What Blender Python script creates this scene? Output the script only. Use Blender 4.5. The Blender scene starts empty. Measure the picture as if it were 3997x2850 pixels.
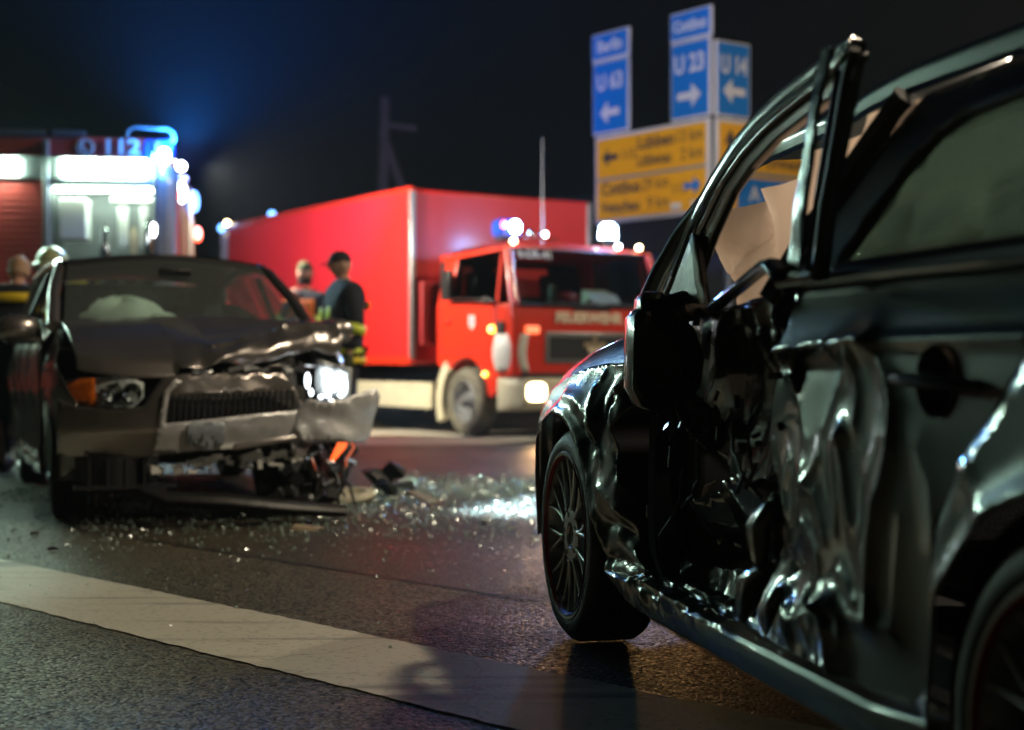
import bpy, bmesh, math, random
import numpy as np
from mathutils import Vector, Matrix
from mathutils.geometry import delaunay_2d_cdt

random.seed(7)
RNG = np.random.RandomState(11)
SC = bpy.context.scene
COL = SC.collection
R = math.radians

# ------------------------------------------------------------------ camera, sky, exposure
cam_d = bpy.data.cameras.new('camera')
cam = bpy.data.objects.new('camera', cam_d)
COL.objects.link(cam)
cam.location = (0, 0, .86)
cam.rotation_euler = (R(90), 0, 0)
cam_d.lens = 50.0
cam_d.sensor_width = 36.0
cam_d.shift_y = -.0053
cam_d.clip_start = .05
cam_d.clip_end = 900
cam_d.dof.use_dof = True
cam_d.dof.focus_distance = 4.0
cam_d.dof.aperture_fstop = 2.0
cam_d.dof.aperture_blades = 0
SC.camera = cam

world = bpy.data.worlds.new('World')
SC.world = world
world.use_nodes = True
wn = world.node_tree
for n in list(wn.nodes):
    wn.nodes.remove(n)
sky = wn.nodes.new('ShaderNodeTexSky')
sky.sky_type = 'NISHITA'
sky.sun_disc = False
sky.sun_elevation = R(-4.0)
sky.sun_rotation = R(-75)
bg = wn.nodes.new('ShaderNodeBackground')
bg.inputs['Strength'].default_value = .007
wo = wn.nodes.new('ShaderNodeOutputWorld')
wn.links.new(sky.outputs[0], bg.inputs[0])
wn.links.new(bg.outputs[0], wo.inputs[0])

SC.view_settings.view_transform = 'Standard'
SC.view_settings.look = 'None'
SC.view_settings.exposure = 0.0
SC.view_settings.gamma = 1.0
SC.view_settings.use_curve_mapping = False
SC.render.engine = 'CYCLES'
SC.cycles.use_denoising = True
try:
    SC.cycles.denoiser = 'OPENIMAGEDENOISE'
except Exception:
    pass
SC.cycles.max_bounces = 8
SC.cycles.diffuse_bounces = 3
SC.cycles.glossy_bounces = 4
SC.cycles.transmission_bounces = 5
SC.cycles.transparent_max_bounces = 10
SC.cycles.volume_bounces = 0
SC.cycles.sample_clamp_indirect = 6.0
SC.cycles.caustics_reflective = False
SC.cycles.caustics_refractive = False

def lamp(name, kind, loc, energy, color, parent=None, target=None, size=.1, cone=60, blend=.4):
    d = bpy.data.lights.new(name, kind)
    d.energy = energy
    d.color = color
    if kind in ('POINT', 'SPOT'):
        d.shadow_soft_size = size
    if kind == 'SPOT':
        d.spot_size = R(cone)
        d.spot_blend = blend
    o = bpy.data.objects.new(name, d)
    COL.objects.link(o)
    o.location = loc
    if target is not None:
        o.rotation_euler = (Vector(target) - Vector(loc)).to_track_quat('-Z', 'Y').to_euler()
    if parent is not None:
        o.parent = parent
    return o

# ------------------------------------------------------------------ materials
def mat(name, col, rough=.5, metal=0., coat=0., coat_rough=.04, bump=0., bscale=40., var=0., vscale=6.,
        emit=None, estr=0., spec=.5, trans=0., rvar=0., dirt=None, ior=None):
    m = bpy.data.materials.new(name)
    m.use_nodes = True
    nt = m.node_tree
    b = nt.nodes['Principled BSDF']
    b.inputs['Base Color'].default_value = (*col, 1)
    b.inputs['Roughness'].default_value = rough
    b.inputs['Metallic'].default_value = metal
    b.inputs['Coat Weight'].default_value = coat
    b.inputs['Coat Roughness'].default_value = coat_rough
    b.inputs['Specular IOR Level'].default_value = spec
    b.inputs['Transmission Weight'].default_value = trans
    if ior:
        b.inputs['IOR'].default_value = ior
    if emit:
        b.inputs['Emission Color'].default_value = (*emit, 1)
        b.inputs['Emission Strength'].default_value = estr
    if bump or var or rvar or dirt:
        tc = nt.nodes.new('ShaderNodeTexCoord')
        if var or dirt or rvar:
            nz = nt.nodes.new('ShaderNodeTexNoise')
            nz.inputs['Scale'].default_value = vscale
            nz.inputs['Detail'].default_value = 6
            nz.inputs['Roughness'].default_value = .65
            nt.links.new(tc.outputs['Object'], nz.inputs['Vector'])
        if var or dirt:
            rp = nt.nodes.new('ShaderNodeValToRGB')
            rp.color_ramp.elements[0].position = .35
            rp.color_ramp.elements[1].position = .7
            c2 = dirt if dirt else tuple(c * (1 - var) for c in col)
            rp.color_ramp.elements[0].color = (*c2, 1)
            rp.color_ramp.elements[1].color = (*col, 1)
            nt.links.new(nz.outputs['Fac'], rp.inputs['Fac'])
            nt.links.new(rp.outputs['Color'], b.inputs['Base Color'])
        if rvar:
            mr = nt.nodes.new('ShaderNodeMapRange')
            mr.inputs['To Min'].default_value = max(.02, rough - rvar)
            mr.inputs['To Max'].default_value = min(1, rough + rvar)
            nt.links.new(nz.outputs['Fac'], mr.inputs['Value'])
            nt.links.new(mr.outputs[0], b.inputs['Roughness'])
        if bump:
            n2 = nt.nodes.new('ShaderNodeTexNoise')
            n2.inputs['Scale'].default_value = bscale
            n2.inputs['Detail'].default_value = 4
            nt.links.new(tc.outputs['Object'], n2.inputs['Vector'])
            bp = nt.nodes.new('ShaderNodeBump')
            bp.inputs['Strength'].default_value = bump
            bp.inputs['Distance'].default_value = .01
            nt.links.new(n2.outputs['Fac'], bp.inputs['Height'])
            nt.links.new(bp.outputs['Normal'], b.inputs['Normal'])
    return m

def emissive(name, col, strength, base=(.8, .8, .8)):
    return mat(name, base, rough=.3, emit=col, estr=strength)

def pane_mat(name, tint, gloss=.25, rough=.02, dust=0.):
    m = bpy.data.materials.new(name)
    m.use_nodes = True
    nt = m.node_tree
    for n in list(nt.nodes):
        nt.nodes.remove(n)
    out = nt.nodes.new('ShaderNodeOutputMaterial')
    tr = nt.nodes.new('ShaderNodeBsdfTransparent')
    tr.inputs['Color'].default_value = (*tint, 1)
    gl = nt.nodes.new('ShaderNodeBsdfGlossy')
    gl.inputs['Roughness'].default_value = rough
    lw = nt.nodes.new('ShaderNodeLayerWeight')
    lw.inputs['Blend'].default_value = .5
    pw = nt.nodes.new('ShaderNodeMath')
    pw.operation = 'POWER'
    pw.inputs[1].default_value = 4.0
    nt.links.new(lw.outputs['Facing'], pw.inputs[0])
    fr = nt.nodes.new('ShaderNodeMath')
    fr.operation = 'MULTIPLY_ADD'
    fr.inputs[1].default_value = .92
    fr.inputs[2].default_value = .045
    nt.links.new(pw.outputs[0], fr.inputs[0])
    mul = nt.nodes.new('ShaderNodeMath')
    mul.operation = 'MULTIPLY'
    mul.inputs[1].default_value = gloss * 4
    mul.use_clamp = True
    mix = nt.nodes.new('ShaderNodeMixShader')
    nt.links.new(fr.outputs[0], mul.inputs[0])
    nt.links.new(mul.outputs[0], mix.inputs[0])
    nt.links.new(tr.outputs[0], mix.inputs[1])
    nt.links.new(gl.outputs[0], mix.inputs[2])
    if dust:
        df = nt.nodes.new('ShaderNodeBsdfDiffuse')
        df.inputs['Color'].default_value = (.55, .62, .60, 1)
        tl = nt.nodes.new('ShaderNodeBsdfTranslucent')
        tl.inputs['Color'].default_value = (.45, .60, .58, 1)
        ad = nt.nodes.new('ShaderNodeMixShader')
        nt.links.new(df.outputs[0], ad.inputs[1])
        nt.links.new(tl.outputs[0], ad.inputs[2])
        m2 = nt.nodes.new('ShaderNodeMixShader')
        m2.inputs[0].default_value = dust
        nt.links.new(mix.outputs[0], m2.inputs[1])
        nt.links.new(ad.outputs[0], m2.inputs[2])
        mix = m2
    nt.links.new(mix.outputs[0], out.inputs[0])
    return m

def cloth_mat(name, col, through):
    m = mat(name, col, .85, bump=.15, bscale=60, var=.12, vscale=4)
    nt = m.node_tree
    b = nt.nodes['Principled BSDF']
    out = [n for n in nt.nodes if n.type == 'OUTPUT_MATERIAL'][0]
    tl = nt.nodes.new('ShaderNodeBsdfTranslucent')
    tl.inputs['Color'].default_value = (*col, 1)
    mx = nt.nodes.new('ShaderNodeMixShader')
    mx.inputs[0].default_value = through
    nt.links.new(b.outputs[0], mx.inputs[1])
    nt.links.new(tl.outputs[0], mx.inputs[2])
    nt.links.new(mx.outputs[0], out.inputs[0])
    return m

def asphalt_mat(name, dark, light, rough, grain, bump, wet):
    m = bpy.data.materials.new(name)
    m.use_nodes = True
    nt = m.node_tree
    b = nt.nodes['Principled BSDF']
    tc = nt.nodes.new('ShaderNodeTexCoord')
    vor = nt.nodes.new('ShaderNodeTexVoronoi')
    vor.inputs['Scale'].default_value = grain
    vor.inputs['Randomness'].default_value = 1
    nt.links.new(tc.outputs['Object'], vor.inputs['Vector'])
    big = nt.nodes.new('ShaderNodeTexNoise')
    big.inputs['Scale'].default_value = .9
    big.inputs['Detail'].default_value = 8
    big.inputs['Roughness'].default_value = .6
    nt.links.new(tc.outputs['Object'], big.inputs['Vector'])
    sep = nt.nodes.new('ShaderNodeSeparateColor')
    nt.links.new(vor.outputs['Color'], sep.inputs[0])
    rp = nt.nodes.new('ShaderNodeValToRGB')
    rp.color_ramp.elements[0].color = (*dark, 1)
    rp.color_ramp.elements[1].color = (*light, 1)
    rp.color_ramp.elements[0].position = .2
    e = rp.color_ramp.elements.new(.93)
    e.color = (*[min(1, c * 2.4) for c in light], 1)
    rp.color_ramp.elements[1].position = .8
    nt.links.new(sep.outputs[0], rp.inputs['Fac'])
    mixc = nt.nodes.new('ShaderNodeMix')
    mixc.data_type = 'RGBA'
    mixc.blend_type = 'MULTIPLY'
    mixc.inputs['Factor'].default_value = .7
    r2 = nt.nodes.new('ShaderNodeValToRGB')
    r2.color_ramp.elements[0].position = .3
    r2.color_ramp.elements[1].position = .7
    r2.color_ramp.elements[0].color = (.55, .55, .55, 1)
    nt.links.new(big.outputs['Fac'], r2.inputs['Fac'])
    nt.links.new(rp.outputs['Color'], mixc.inputs['A'])
    nt.links.new(r2.outputs['Color'], mixc.inputs['B'])
    nt.links.new(mixc.outputs['Result'], b.inputs['Base Color'])
    mr = nt.nodes.new('ShaderNodeMapRange')
    mr.inputs['From Min'].default_value = .35
    mr.inputs['From Max'].default_value = .65
    mr.inputs['To Min'].default_value = -wet
    mr.inputs['To Max'].default_value = .08
    nt.links.new(big.outputs['Fac'], mr.inputs['Value'])
    m3 = nt.nodes.new('ShaderNodeMapRange')
    m3.inputs['To Min'].default_value = rough - .22
    m3.inputs['To Max'].default_value = rough + .22
    nt.links.new(sep.outputs[1], m3.inputs['Value'])
    sm = nt.nodes.new('ShaderNodeMath')
    sm.operation = 'ADD'
    nt.links.new(mr.outputs[0], sm.inputs[0])
    nt.links.new(m3.outputs[0], sm.inputs[1])
    nt.links.new(sm.outputs[0], b.inputs['Roughness'])
    b.inputs['Specular IOR Level'].default_value = .28
    inv = nt.nodes.new('ShaderNodeMath')
    inv.operation = 'SUBTRACT'
    inv.inputs[0].default_value = 1.0
    nt.links.new(vor.outputs['Distance'], inv.inputs[1])
    bp = nt.nodes.new('ShaderNodeBump')
    bp.inputs['Strength'].default_value = bump
    bp.inputs['Distance'].default_value = .0025
    nt.links.new(inv.outputs[0], bp.inputs['Height'])
    nt.links.new(bp.outputs['Normal'], b.inputs['Normal'])
    return m

def paint_line_mat():
    """worn thermoplastic line with tyre streaks and cracks"""
    m = bpy.data.materials.new('road_paint')
    m.use_nodes = True
    nt = m.node_tree
    b = nt.nodes['Principled BSDF']
    tc = nt.nodes.new('ShaderNodeTexCoord')
    mp = nt.nodes.new('ShaderNodeMapping')
    mp.inputs['Rotation'].default_value = (0, 0, R(28))
    mp.inputs['Scale'].default_value = (.30, 4.2, 1)
    nt.links.new(tc.outputs['Object'], mp.inputs['Vector'])
    st = nt.nodes.new('ShaderNodeTexNoise')
    st.inputs['Scale'].default_value = 1.6
    st.inputs['Detail'].default_value = 5
    nt.links.new(mp.outputs[0], st.inputs['Vector'])
    rp = nt.nodes.new('ShaderNodeValToRGB')
    rp.color_ramp.elements[0].position = .40
    rp.color_ramp.elements[0].color = (.20, .19, .165, 1)
    rp.color_ramp.elements[1].position = .465
    rp.color_ramp.elements[1].color = (.43, .41, .345, 1)
    nt.links.new(st.outputs['Fac'], rp.inputs['Fac'])
    sp = nt.nodes.new('ShaderNodeTexNoise')
    sp.inputs['Scale'].default_value = 55
    sp.inputs['Detail'].default_value = 6
    nt.links.new(tc.outputs['Object'], sp.inputs['Vector'])
    r3 = nt.nodes.new('ShaderNodeValToRGB')
    r3.color_ramp.elements[0].position = .3
    r3.color_ramp.elements[0].color = (.6, .6, .58, 1)
    r3.color_ramp.elements[1].position = .45
    nt.links.new(sp.outputs['Fac'], r3.inputs['Fac'])
    cr = nt.nodes.new('ShaderNodeTexVoronoi')
    cr.feature = 'DISTANCE_TO_EDGE'
    cr.inputs['Scale'].default_value = .75
    wob = nt.nodes.new('ShaderNodeTexNoise')
    wob.inputs['Scale'].default_value = 7
    nt.links.new(tc.outputs['Object'], wob.inputs['Vector'])
    add = nt.nodes.new('ShaderNodeMix')
    add.data_type = 'VECTOR'
    add.inputs['Factor'].default_value = .1
    nt.links.new(tc.outputs['Object'], add.inputs['A'])
    nt.links.new(wob.outputs['Color'], add.inputs['B'])
    nt.links.new(add.outputs['Result'], cr.inputs['Vector'])
    r4 = nt.nodes.new('ShaderNodeValToRGB')
    r4.color_ramp.elements[0].color = (.62, .60, .56, 1)
    r4.color_ramp.elements[1].position = .0035
    nt.links.new(cr.outputs['Distance'], r4.inputs['Fac'])
    cur = rp.outputs['Color']
    for other in (r3.outputs['Color'], r4.outputs['Color']):
        mx = nt.nodes.new('ShaderNodeMix')
        mx.data_type = 'RGBA'
        mx.blend_type = 'MULTIPLY'
        mx.inputs['Factor'].default_value = 1
        nt.links.new(cur, mx.inputs['A'])
        nt.links.new(other, mx.inputs['B'])
        cur = mx.outputs['Result']
    nt.links.new(cur, b.inputs['Base Color'])
    b.inputs['Roughness'].default_value = .55
    bp = nt.nodes.new('ShaderNodeBump')
    bp.inputs['Strength'].default_value = .35
    bp.inputs['Distance'].default_value = .004
    nt.links.new(sp.outputs['Fac'], bp.inputs['Height'])
    nt.links.new(bp.outputs['Normal'], b.inputs['Normal'])
    return m

M = {}
M['gloss_black'] = mat('gloss_black', (.010, .012, .012), .22, .0, .8, .05, var=.3, vscale=12)
M['black_paint'] = mat('black_paint', (.042, .052, .048), .33, .85, 1., .035, bump=.015, bscale=9)
M['grey_paint'] = mat('grey_paint', (.46, .42, .40), .28, .88, 1., .05, var=.15, vscale=3)
M['grey_paint_lit'] = mat('grey_paint_lit', (.78, .78, .79), .4, .45, .4, .1, var=.3, vscale=9, bump=.2, bscale=30)  # lighter grey paint: light on flap, shield and fender put into the colour
M['engine_red'] = mat('engine_red', (.52, .06, .05), .45, 0, .3, .2, var=.1)
M['red_paint'] = mat('red_paint', (.66, .030, .010), .35, 0, .6, .08, var=.12, vscale=1.2)
M['red_tarp'] = mat('red_tarp', (.62, .018, .018), .42, 0, .35, .2, var=.12, vscale=.8, bump=.08, bscale=3)
M['dark_red'] = mat('dark_red', (.34, .03, .035), .4, 0, .4, .1, var=.1)
M['rubber'] = mat('rubber', (.016, .016, .016), .62, bump=.15, bscale=90, var=.4, vscale=14)
M['tyre_dusty'] = mat('tyre_dusty', (.16, .15, .11), .8, var=.5, vscale=9)
M['plastic'] = mat('plastic', (.012, .012, .013), .38, bump=.1, bscale=60)
M['plastic_matt'] = mat('plastic_matt', (.010, .010, .011), .7, bump=.2, bscale=120)
M['interior'] = mat('interior', (.012, .012, .013), .75, bump=.2, bscale=200)
M['interior_trim'] = mat('interior_trim', (.02, .02, .02), .35, var=.3)
M['seat'] = mat('seat', (.02, .021, .023), .9, bump=.4, bscale=150)
M['chrome'] = mat('chrome', (.55, .57, .58), .14, 1.)
M['trim_gloss'] = mat('trim_gloss', (.07, .085, .10), .2, .9, var=.6, vscale=26, rvar=.14)
M['plate_pale'] = mat('plate_pale', (.42, .47, .52), .5, .2, var=.4, vscale=25)
M['alloy'] = mat('alloy', (.48, .49, .48), .38, .7, .4, .1)
M['alloy_dark'] = mat('alloy_dark', (.02, .02, .021), .4, .5)
M['red_line'] = mat('red_line', (.30, .012, .012), .4)
M['steel'] = mat('steel', (.20, .21, .20), .3, .9, bump=.25, bscale=25, var=.5, vscale=12)
M['bare_metal'] = mat('bare_metal', (.46, .47, .47), .3, 1., bump=.35, bscale=18, var=.4)
M['black_metal'] = mat('black_metal', (.02, .02, .02), .4, .4, bump=.2, bscale=20)
M['airbag'] = cloth_mat('airbag', (.72, .57, .44), .32)
M['airbag_pale'] = mat('airbag_pale', (.82, .90, .80), .8, bump=.2, bscale=30)
M['white'] = mat('white', (.72, .72, .68), .45, var=.12)
M['cream'] = mat('cream', (.62, .58, .42), .5, var=.2, vscale=5)
M['grey_plastic'] = mat('grey_plastic', (.10, .105, .11), .5)
M['grey_alu'] = mat('grey_alu', (.33, .34, .35), .38, .7, var=.15)
M['amber_lens'] = mat('amber_lens', (.55, .12, .01), .12, coat=.8, bump=.6, bscale=30)
M['clear_lens'] = pane_mat('clear_lens', (.9, .93, .93), .3, .03)
M['reflector'] = mat('reflector', (.80, .84, .84), .22, .30, coat=1., bump=1., bscale=34)
M['skin'] = mat('skin', (.52, .30, .21), .55)
M['skin_hair'] = mat('skin_hair', (.42, .26, .16), .8, bump=.4, bscale=80)
M['hair_dark'] = mat('hair_dark', (.035, .028, .022), .7, bump=.6, bscale=90)
M['jacket'] = mat('jacket', (.014, .017, .026), .85, bump=.4, bscale=70)
M['trousers'] = mat('trousers', (.020, .018, .024), .85, bump=.4, bscale=70)
M['lime'] = mat('lime', (.72, .82, .08), .45)
M['yellow_vest'] = mat('yellow_vest', (.85, .62, .02), .6)
M['orange_vest'] = mat('orange_vest', (1.0, .22, .02), .6)
M['helmet'] = mat('helmet', (.45, .48, .25), .35, coat=.4)
M['glove'] = mat('glove', (.05, .055, .02), .8)
M['cap'] = mat('cap', (.012, .013, .017), .85)
M['sign_yellow'] = mat('sign_yellow', (.66, .30, .002), .45, var=.06, vscale=1.5)
M['sign_blue'] = mat('sign_blue', (.0, .12, .40), .6, spec=.2)
M['sign_white'] = mat('sign_white', (.48, .46, .48), .45)
M['sign_black'] = mat('sign_black', (.02, .02, .03), .5)
M['sign_back'] = mat('sign_back', (.30, .30, .30), .5, .6)
M['post'] = mat('post', (.30, .30, .31), .5, .6, var=.2)
M['letter_cream'] = mat('letter_cream', (.88, .74, .58), .5)
M['letter_white'] = mat('letter_white', (.60, .62, .60), .5)
M['wood'] = mat('wood', (.11, .09, .085), .85, bump=.5, bscale=30, var=.4)
M['wood_pale'] = mat('wood_pale', (.40, .31, .20), .7, var=.4, vscale=8)
M['leaf'] = mat('leaf', (.035, .045, .035), .8, var=.4)
M['render_wall'] = mat('render_wall', (.07, .075, .10), .9, var=.25, bump=.2)
M['roof_tile'] = mat('roof_tile', (.05, .035, .035), .85, var=.3)
M['window_dark'] = mat('window_dark', (.01, .012, .016), .1)
M['led'] = emissive('led', (.74, 1.0, .80), 55.0)
M['led_strip'] = emissive('led_strip', (.66, 1.0, .78), 140.0)
M['blue_lit'] = emissive('blue_lit', (.12, .42, 1.0), 60.0)
M['blue_white_lit'] = emissive('blue_white_lit', (.50, .80, 1.0), 40.0)
M['blue_soft'] = emissive('blue_soft', (.15, .42, 1.0), 6.0, (.02, .05, .3))
M['blue_glass'] = mat('blue_glass', (.02, .08, .5), .1, coat=.8, emit=(.05, .15, 1), estr=.35)
M['amber_lit'] = emissive('amber_lit', (1., .36, .03), 9.0)
M['amber_hot'] = emissive('amber_hot', (1., .72, .35), 22.0)
M['orange_lit'] = emissive('orange_lit', (1., .12, .01), 1.8)
M['red_lit'] = emissive('red_lit', (1., .05, .01), 7.0)
M['white_hot'] = emissive('white_hot', (.95, .98, 1.0), 22.0)
M['headlight_glint'] = emissive('headlight_glint', (.85, .95, 1.0), 5.0)  # emission stands in for the bright reflection in the smashed headlight
M['head_lit'] = emissive('head_lit', (1., .74, .40), 12.0)
M['flood_lit'] = emissive('flood_lit', (1., .93, .72), 60.0)
M['pane'] = pane_mat('pane', (.55, .62, .60), .28)
M['pane_clear'] = pane_mat('pane_clear', (.90, .94, .93), .2)
M['pane_dusty'] = pane_mat('pane_dusty', (.72, .84, .82), .25, .03, .16)
M['pane_dark'] = pane_mat('pane_dark', (.38, .56, .55), .25)
M['window_rim'] = mat('window_rim', (.75, .90, .88), .20, .8, coat=1., coat_rough=.04, spec=1.)
def shard_mat():
    m = bpy.data.materials.new('safety_glass')
    m.use_nodes = True
    nt = m.node_tree
    for n in list(nt.nodes):
        nt.nodes.remove(n)
    out = nt.nodes.new('ShaderNodeOutputMaterial')
    tr = nt.nodes.new('ShaderNodeBsdfTransparent')
    tr.inputs['Color'].default_value = (.93, .98, .96, 1)
    gl = nt.nodes.new('ShaderNodeBsdfGlossy')
    gl.inputs['Color'].default_value = (.92, 1, .98, 1)
    gl.inputs['Roughness'].default_value = .22
    mx = nt.nodes.new('ShaderNodeMixShader')
    df = nt.nodes.new('ShaderNodeBsdfDiffuse')
    df.inputs['Color'].default_value = (.70, .95, .86, 1)
    m0 = nt.nodes.new('ShaderNodeMixShader')
    m0.inputs[0].default_value = .35
    nt.links.new(gl.outputs[0], m0.inputs[1])
    nt.links.new(df.outputs[0], m0.inputs[2])
    mx.inputs[0].default_value = .46
    nt.links.new(tr.outputs[0], mx.inputs[1])
    nt.links.new(m0.outputs[0], mx.inputs[2])
    nt.links.new(mx.outputs[0], out.inputs[0])
    return m
M['shard'] = shard_mat()
M['asphalt_old'] = asphalt_mat('asphalt_old', (.006, .005, .004), (.052, .044, .032), .55, 135, .7, .10)
M['asphalt_new'] = asphalt_mat('asphalt_new', (.004, .004, .003), (.068, .060, .042), .55, 100, 1.0, .06)
M['seam'] = mat('seam', (.010, .010, .010), .55, bump=.4, bscale=30)
M['road_paint'] = paint_line_mat()

# ------------------------------------------------------------------ mesh helpers
def mesh_obj(name, verts, faces, m, parent=None, smooth=True, angle=40, bevel=0., solid=0., sub=0, offset=-1.):
    me = bpy.data.meshes.new(name)
    me.from_pydata([tuple(v) for v in verts], [], [tuple(f) for f in faces])
    me.update()
    if smooth:
        me.shade_smooth()
        if angle:
            me.set_sharp_from_angle(angle=R(angle))
    me.materials.append(m)
    o = bpy.data.objects.new(name, me)
    COL.objects.link(o)
    if parent is not None:
        o.parent = parent
    if solid:
        s = o.modifiers.new('solid', 'SOLIDIFY')
        s.thickness = solid
        s.offset = offset
    if bevel:
        bv = o.modifiers.new('bevel', 'BEVEL')
        bv.width = bevel
        bv.segments = 2
        bv.limit_method = 'ANGLE'
        bv.angle_limit = R(35)
    if sub:
        s = o.modifiers.new('sub', 'SUBSURF')
        s.levels = sub
        s.render_levels = sub
    return o

class MB:
    """collects shapes and links them as ONE mesh object"""
    def __init__(self):
        self.v = []
        self.f = []
    def add(self, vs, fs):
        n = len(self.v)
        self.v += [tuple(p) for p in vs]
        self.f += [tuple(i + n for i in q) for q in fs]
        return self
    def box(self, c, s, rot=None):
        hx, hy, hz = s[0] / 2, s[1] / 2, s[2] / 2
        vs = [Vector((x, y, z)) for x in (-hx, hx) for y in (-hy, hy) for z in (-hz, hz)]
        if rot is not None:
            mr = rot if isinstance(rot, Matrix) else Matrix.Rotation(R(rot[2]), 3, 'Z') @ Matrix.Rotation(R(rot[1]), 3, 'Y') @ Matrix.Rotation(R(rot[0]), 3, 'X')
            vs = [mr @ p for p in vs]
        vs = [p + Vector(c) for p in vs]
        return self.add(vs, [(0, 1, 3, 2), (4, 6, 7, 5), (0, 4, 5, 1), (2, 3, 7, 6), (0, 2, 6, 4), (1, 5, 7, 3)])
    def hexa(self, p):
        return self.add(p, [(0, 3, 2, 1), (4, 5, 6, 7), (0, 1, 5, 4), (1, 2, 6, 5), (2, 3, 7, 6), (3, 0, 4, 7)])
    def tube(self, pts, r, n=8, cap=True, flat=1.0):
        pts = [Vector(p) for p in pts]
        rs = r if isinstance(r, (list, tuple)) else [r] * len(pts)
        vs, fs = [], []
        up = None
        for i, p in enumerate(pts):
            d = (pts[min(i + 1, len(pts) - 1)] - pts[max(i - 1, 0)]).normalized()
            if up is None:
                up = Vector((0, 0, 1)) if abs(d.z) < .9 else Vector((1, 0, 0))
            a = d.cross(up).normalized()
            b = a.cross(d).normalized()
            up = b
            for k in range(n):
                t = 2 * math.pi * k / n
                vs.append(p + a * math.cos(t) * rs[i] + b * math.sin(t) * rs[i] * flat)
        for i in range(len(pts) - 1):
            for k in range(n):
                k2 = (k + 1) % n
                fs.append((i * n + k, i * n + k2, (i + 1) * n + k2, (i + 1) * n + k))
        if cap:
            fs.append(tuple(range(n - 1, -1, -1)))
            fs.append(tuple((len(pts) - 1) * n + k for k in range(n)))
        return self.add(vs, fs)
    def lathe(self, prof, axis='y', n=48, c=(0, 0, 0), close=False, a0=0., a1=360.):
        """prof: list of (radius, position along the axis)"""
        vs, fs = [], []
        full = abs(a1 - a0) > 359.9
        m = n if full else n + 1
        for k in range(m):
            t = R(a0 + (a1 - a0) * k / n)
            for r, h in prof:
                x, y = r * math.cos(t), r * math.sin(t)
                p = {'y': (x, h, y), 'z': (x, y, h), 'x': (h, x, y)}[axis]
                vs.append((p[0] + c[0], p[1] + c[1], p[2] + c[2]))
        q = len(prof)
        for k in range(n):
            k2 = (k + 1) % m
            for i in range(q - 1 if not close else q):
                j = (i + 1) % q
                fs.append((k * q + i, k * q + j, k2 * q + j, k2 * q + i))
        return self.add(vs, fs)
    def extrude(self, poly, f0, f1):
        """poly: list of 2D points; f0/f1 map a 2D point to the two end planes"""
        n = len(poly)
        vs = [f0(p) for p in poly] + [f1(p) for p in poly]
        fs = [tuple(range(n - 1, -1, -1)), tuple(range(n, 2 * n))]
        fs += [(i, (i + 1) % n, n + (i + 1) % n, n + i) for i in range(n)]
        return self.add(vs, fs)
    def grid(self, fn, nu, nv):
        vs = [fn(i / nu, j / nv) for i in range(nu + 1) for j in range(nv + 1)]
        w = nv + 1
        fs = [(i * w + j, (i + 1) * w + j, (i + 1) * w + j + 1, i * w + j + 1) for i in range(nu) for j in range(nv)]
        return self.add(vs, fs)
    def sphere(self, c, r, nu=16, nv=10):
        rx, ry, rz = r if isinstance(r, (tuple, list)) else (r, r, r)
        return self.grid(lambda a, b: (c[0] + rx * math.cos(2 * math.pi * a) * math.sin(math.pi * b),
                                       c[1] + ry * math.sin(2 * math.pi * a) * math.sin(math.pi * b),
                                       c[2] + rz * math.cos(math.pi * b)), nu, nv)
    def xform(self, mtx):
        self.v = [tuple(mtx @ Vector(p)) for p in self.v]
        return self
    def build(self, name, m, parent=None, **kw):
        bm = bmesh.new()
        vs = [bm.verts.new(p) for p in self.v]
        for q in self.f:
            try:
                bm.faces.new([vs[i] for i in q])
            except ValueError:
                pass
        bmesh.ops.remove_doubles(bm, verts=bm.verts, dist=1e-5)
        bmesh.ops.recalc_face_normals(bm, faces=bm.faces)
        bm.verts.index_update()
        V = [v.co.copy() for v in bm.verts]
        F = [[v.index for v in f.verts] for f in bm.faces]
        bm.free()
        return mesh_obj(name, V, F, m, parent, **kw)

def empty(name, label, cat, loc=(0, 0, 0), rz=0., group=None):
    o = bpy.data.objects.new(name, None)
    COL.objects.link(o)
    o.empty_display_size = .2
    o.location = loc
    o.rotation_euler = (0, 0, R(rz))
    return tag(o, label, cat, group)

def tag(o, label=None, cat=None, group=None, kind=None):
    if label: o['label'] = label
    if cat: o['category'] = cat
    if group: o['group'] = group
    if kind: o['kind'] = kind
    return o

def copy_tree(o, parent=None):
    c = o.copy()
    COL.objects.link(c)
    c.parent = parent
    for ch in list(o.children):
        copy_tree(ch, c)
    return c

def densify(poly, res):
    out = []
    n = len(poly)
    for i in range(n):
        a, b = np.array(poly[i], float), np.array(poly[(i + 1) % n], float)
        k = max(1, int(math.ceil(np.linalg.norm(b - a) / res)))
        for j in range(k):
            out.append(a + (b - a) * j / k)
    return np.array(out)

def inside(P, poly):
    x, y = P[:, 0], P[:, 1]
    r = np.zeros(len(P), bool)
    n = len(poly)
    for i in range(n):
        x1, y1 = poly[i]
        x2, y2 = poly[(i + 1) % n]
        c = ((y1 > y) != (y2 > y))
        xi = (x2 - x1) * (y - y1) / (y2 - y1 + 1e-12) + x1
        r ^= c & (x < xi)
    return r

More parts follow.
